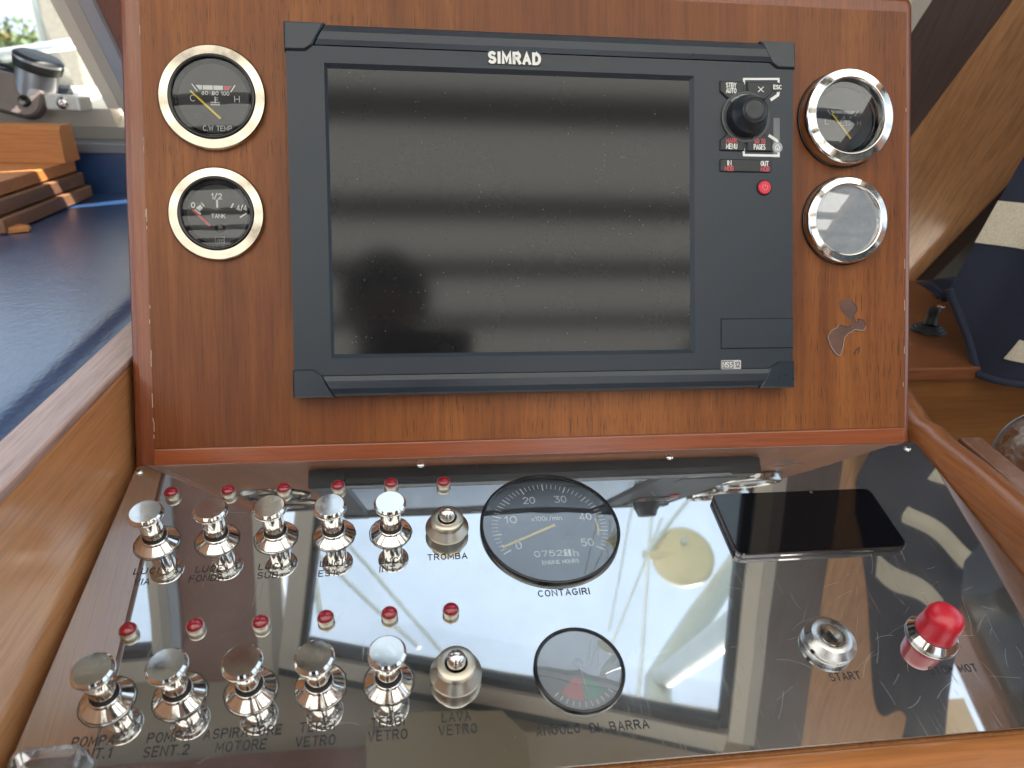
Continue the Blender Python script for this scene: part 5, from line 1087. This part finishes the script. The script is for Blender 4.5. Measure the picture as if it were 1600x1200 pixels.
wbox('water', (-900, -900, -2.6), (900, 1500, -2.5), M_WATER)
dk = thing('dock', 'pale timber dock across the water beyond the left window', 'dock', Matrix())
MB().box((-30, 15.5, -2.2), (6, 18.0, -1.55)).build('deck', M_TEAK, dk)
for k in range(10): MB().lathe([(0.15, -2.5), (0.15, -1.2)], 12, (-28 + k * 3.4, 15.4, 0), cap1=True).build('pile', M_BARK, dk)
py = thing('concrete_pillar', 'tall pale concrete pillar seen through the left window', 'pillar', Matrix())
pa_, pb_ = at_y(57, 0, 9.0), at_y(104, 0, 9.0)
MB().box((pa_.x, 9.0, -2.5), (pb_.x + 0.02, 9.6, 5.0), 0.02).build('shaft', M_CONC, py)
MB().box((pa_.x - 0.10, 9.05, -2.5), (pa_.x - 0.002, 9.5, 5.0), 0.015).build('shaft_edge', M_ALU, py)
bt = thing('motor_boat', 'white motor boat with dark windows moored beyond the left window', 'boat', Matrix())
c0 = at_y(152, 118, 13.0)
mb = MB(); mb.prism([(c0.x - 1.2, 12.4), (c0.x + 4.0, 12.4), (c0.x + 5.4, 13.3), (c0.x + 4.0, 14.2), (c0.x - 1.2, 14.2)], -2.4, -1.05, bev=0.05); mb.build('hull', M_WBOAT, bt)
MB().box((c0.x - 0.9, 12.7, -1.04), (c0.x + 2.6, 13.9, 0.05), 0.08).build('cabin', M_WBOAT, bt)
for k in range(3): MB().box((c0.x - 0.75 + k * 1.1, 12.66, -0.62), (c0.x + 0.2 + k * 1.1, 12.699, -0.12), 0.01).build('window', M_TINT, bt)
MB().tube([(c0.x + 0.55, 12.9, 0.05), (c0.x + 0.55, 12.9, 1.2)], 0.02, 8).build('flagstaff', M_WIRE, bt)
cb = thing('sail_boat', 'white sailing boat moored at far left beyond the window', 'boat', Matrix())
s0 = at_y(5, 100, 17.0)
mb = MB(); mb.prism([(s0.x - 5, 19.0), (s0.x + 0.8, 19.0), (s0.x + 2.6, 20.0), (s0.x + 0.8, 21.0), (s0.x - 5, 21.0)], -2.4, -1.3, bev=0.05); mb.build('hull', M_WBOAT, cb)
MB().box((s0.x - 3, 19.4, -1.29), (s0.x + 0.2, 20.6, -0.75), 0.06).build('cabin', M_WBOAT, cb)
MB().tube([(s0.x + 0.1, 20, -1.2), (s0.x - 0.15, 20, 9)], 0.05, 10).build('mast', M_WIRE, cb)
wbox('shore', (-120, 44, -2.5), (60, 160, -1.6), plastic('shore ground', (0.3, 0.27, 0.2), 0.9, 2, 0.3))
def tree(x, y, h, w, seed, label):
    rnd = random.Random(seed); t = thing('tree', label, 'tree', T(x, y, -1.6), 'trees along the far shore')
    mb = MB(); mb.tube([(0, 0, 0), (0.05, 0, h * 0.35), (0.1, 0.1, h * 0.7)], 0.22, 8, True, 0.07)
    for k in range(5):
        a_ = rnd.uniform(0, 6.28); mb.tube([(0.05, 0, h * (0.3 + 0.07 * k)), (math.cos(a_) * w * 0.35, math.sin(a_) * w * 0.35, h * (0.5 + 0.08 * k))], 0.08, 6, True, 0.03)
    mb.build('trunk', M_BARK, t)
    mb = MB()
    cl = [(rnd.gauss(0, w * 0.28), rnd.gauss(0, w * 0.28), h * rnd.uniform(0.35, 0.95), rnd.uniform(0.22, 0.42) * w * 0.6) for _ in range(16)]
    for cx, cy, cz, r_ in cl:
        for _ in range(70):
            d = Vector((rnd.gauss(0, 1), rnd.gauss(0, 1), rnd.gauss(0, 0.8))).normalized() * r_ * rnd.uniform(0.5, 1.05); p = Vector((cx, cy, cz)) + d
            a_ = Vector((rnd.gauss(0, 1), rnd.gauss(0, 1), rnd.gauss(0, 1))).normalized(); b_ = a_.orthogonal().normalized(); s_ = rnd.uniform(0.12, 0.26)
            mb.add([p + a_ * s_, p + b_ * s_ * 0.7, p - a_ * s_, p - b_ * s_ * 0.7], [(0, 1, 2, 3)])
    mb.build('crown', M_LEAF, t); return t
tdesc = ['tall green tree on the far shore left of the pillar', 'green tree close beside the pillar on the far shore', 'broad tree at the left edge of the far shore', 'low tree on the far shore right of the pillar', 'green tree on the far shore far beyond the left edge']
for i, (px, wd, hh) in enumerate(((20, 3.2, 2.5), (43, 2.8, 2.2), (-30, 5, 2.8), (140, 4, 1.7), (-90, 6, 2.8))):
    p = at_y(px, 70, 48 + i); tree(p.x, 48 + i, hh, wd, 11 + i, tdesc[i])

# the person taking the picture, seen only mirrored in the dark screen
pn = thing('person', 'person in a dark shirt standing behind the helm, mirrored in the dark screen', 'person', Matrix())
J = {'pel': (-0.15, -0.93, 0.0, .125), 'wai': (-0.15, -0.92, 0.13, .115), 'che': (-0.15, -0.90, 0.27, .13), 'nec': (-0.15, -0.87, 0.405, .055), 'jaw': (-0.15, -0.845, 0.47, .062), 'hea': (-0.15, -0.84, 0.545, .082), 'top': (-0.15, -0.85, 0.615, .06),
     'sl': (-0.33, -0.89, 0.345, .058), 'el': (-0.385, -0.73, 0.12, .043), 'wl': (-0.165, -0.545, 0.215, .027), 'hl': (-0.135, -0.505, 0.245, .024), 'sr': (0.03, -0.89, 0.345, .058), 'er': (0.115, -0.73, 0.12, .043), 'wr': (0.02, -0.545, 0.215, .027), 'hr': (-0.01, -0.505, 0.245, .024),
     'il': (-0.24, -0.93, -0.08, .095), 'kl': (-0.25, -0.91, -0.48, .062), 'al': (-0.25, -0.94, -0.89, .042), 'tl': (-0.25, -0.80, -0.935, .032), 'ir': (-0.06, -0.93, -0.08, .095), 'kr': (-0.05, -0.91, -0.48, .062), 'ar': (-0.05, -0.94, -0.89, .042), 'tr': (-0.05, -0.80, -0.935, .032)}
for sd, bx, s_ in (('l', -0.135, -1), ('r', -0.01, 1)):
    for k in range(4):
        J['f%s%d' % (sd, k)] = (bx - s_ * 0.004 + 0, -0.485 + 0.004 * k, 0.285 - 0.016 * k, .009); J['g%s%d' % (sd, k)] = (bx - s_ * 0.028, -0.478, 0.288 - 0.016 * k, .008)
    J['th' + sd] = (bx - s_ * 0.012, -0.515, 0.275, .010); J['ti' + sd] = (bx - s_ * 0.03, -0.505, 0.29, .008)
E_ = [('pel', 'wai'), ('wai', 'che'), ('che', 'nec'), ('nec', 'jaw'), ('jaw', 'hea'), ('hea', 'top'), ('che', 'sl'), ('sl', 'el'), ('el', 'wl'), ('wl', 'hl'), ('che', 'sr'), ('sr', 'er'), ('er', 'wr'), ('wr', 'hr'), ('pel', 'il'), ('il', 'kl'), ('kl', 'al'), ('al', 'tl'), ('pel', 'ir'), ('ir', 'kr'), ('kr', 'ar'), ('ar', 'tr')]
for sd in 'lr': E_ += [('h' + sd, 'f%s%d' % (sd, k)) for k in range(4)] + [('f%s%d' % (sd, k), 'g%s%d' % (sd, k)) for k in range(4)] + [('h' + sd, 'th' + sd), ('th' + sd, 'ti' + sd)]
ks = list(J); me = bpy.data.meshes.new('body'); me.from_pydata([J[k][:3] for k in ks], [(ks.index(a), ks.index(b)) for a, b in E_], [])
body = bpy.data.objects.new('body', me); col.objects.link(body); body.parent = pn
sk = body.modifiers.new('skin', 'SKIN'); sk.use_smooth_shade = True
for k, sv in zip(ks, me.skin_vertices[0].data): sv.radius = (J[k][3],) * 2; sv.use_root = (k == 'pel')
sub = body.modifiers.new('smooth', 'SUBSURF'); sub.levels = 1; sub.render_levels = 2
msk = mat('person skin and dark clothing', (0.05, 0.05, 0.06), 0.8); bb = msk.node_tree.nodes['Principled BSDF']
t = N(msk, 'ShaderNodeTexCoord'); sx = N(msk, 'ShaderNodeSeparateXYZ'); L(msk, t.outputs['Object'], sx.inputs[0])
mz = N(msk, 'ShaderNodeMath', operation='GREATER_THAN'); mz.inputs[1].default_value = 0.41; L(msk, sx.outputs['Z'], mz.inputs[0])
my = N(msk, 'ShaderNodeMath', operation='GREATER_THAN'); my.inputs[1].default_value = -0.68; L(msk, sx.outputs['Y'], my.inputs[0])
mo = N(msk, 'ShaderNodeMath', operation='MAXIMUM'); L(msk, mz.outputs[0], mo.inputs[0]); L(msk, my.outputs[0], mo.inputs[1])
L(msk, mixc(msk, mo.outputs[0], (0.03, 0.033, 0.045), (0.42, 0.24, 0.17)), bb.inputs['Base Color']); me.materials.append(msk)
hr = MB(); hc = Vector((-0.15, -0.862, 0.572))
hr.lathe([(0.096 * math.cos(R(a)), 0.098 * math.sin(R(a))) for a in range(-15, 91, 7)], 28, hc); hr.build('hair', mat('dark hair', (0.02, 0.014, 0.01), 0.6), pn)
for sx_ in (-0.03, 0.03): MB().lathe([(0.011 * math.cos(R(a)), 0.011 * math.sin(R(a))) for a in range(-90, 91, 15)], 14, (-0.15 + sx_, -0.765, 0.545)).build('eye', mat('eye', (0.05, 0.04, 0.03), 0.2), pn)
MB().lathe([(0.014, -0.02), (0.012, 0.0), (0.006, 0.014), (0.0001, 0.02)], 12, (-0.15, -0.762, 0.518)).build('nose', msk, pn)
fc = CAM - CAM_M @ Vector((0, 0, 0.014)); FM = Matrix.Translation(fc) @ CAM_M.to_4x4() @ Matrix.Rotation(math.pi, 4, 'X')
cph = thing('camera_phone', 'dark phone held up in both hands behind the helm, mirrored in the screen', 'phone', FM)
MB().prism(rrect(-0.074, -0.036, 0.074, 0.036, 0.008, 5), -0.004, 0.004, bev=0.001).build('body', M_KEY, cph)
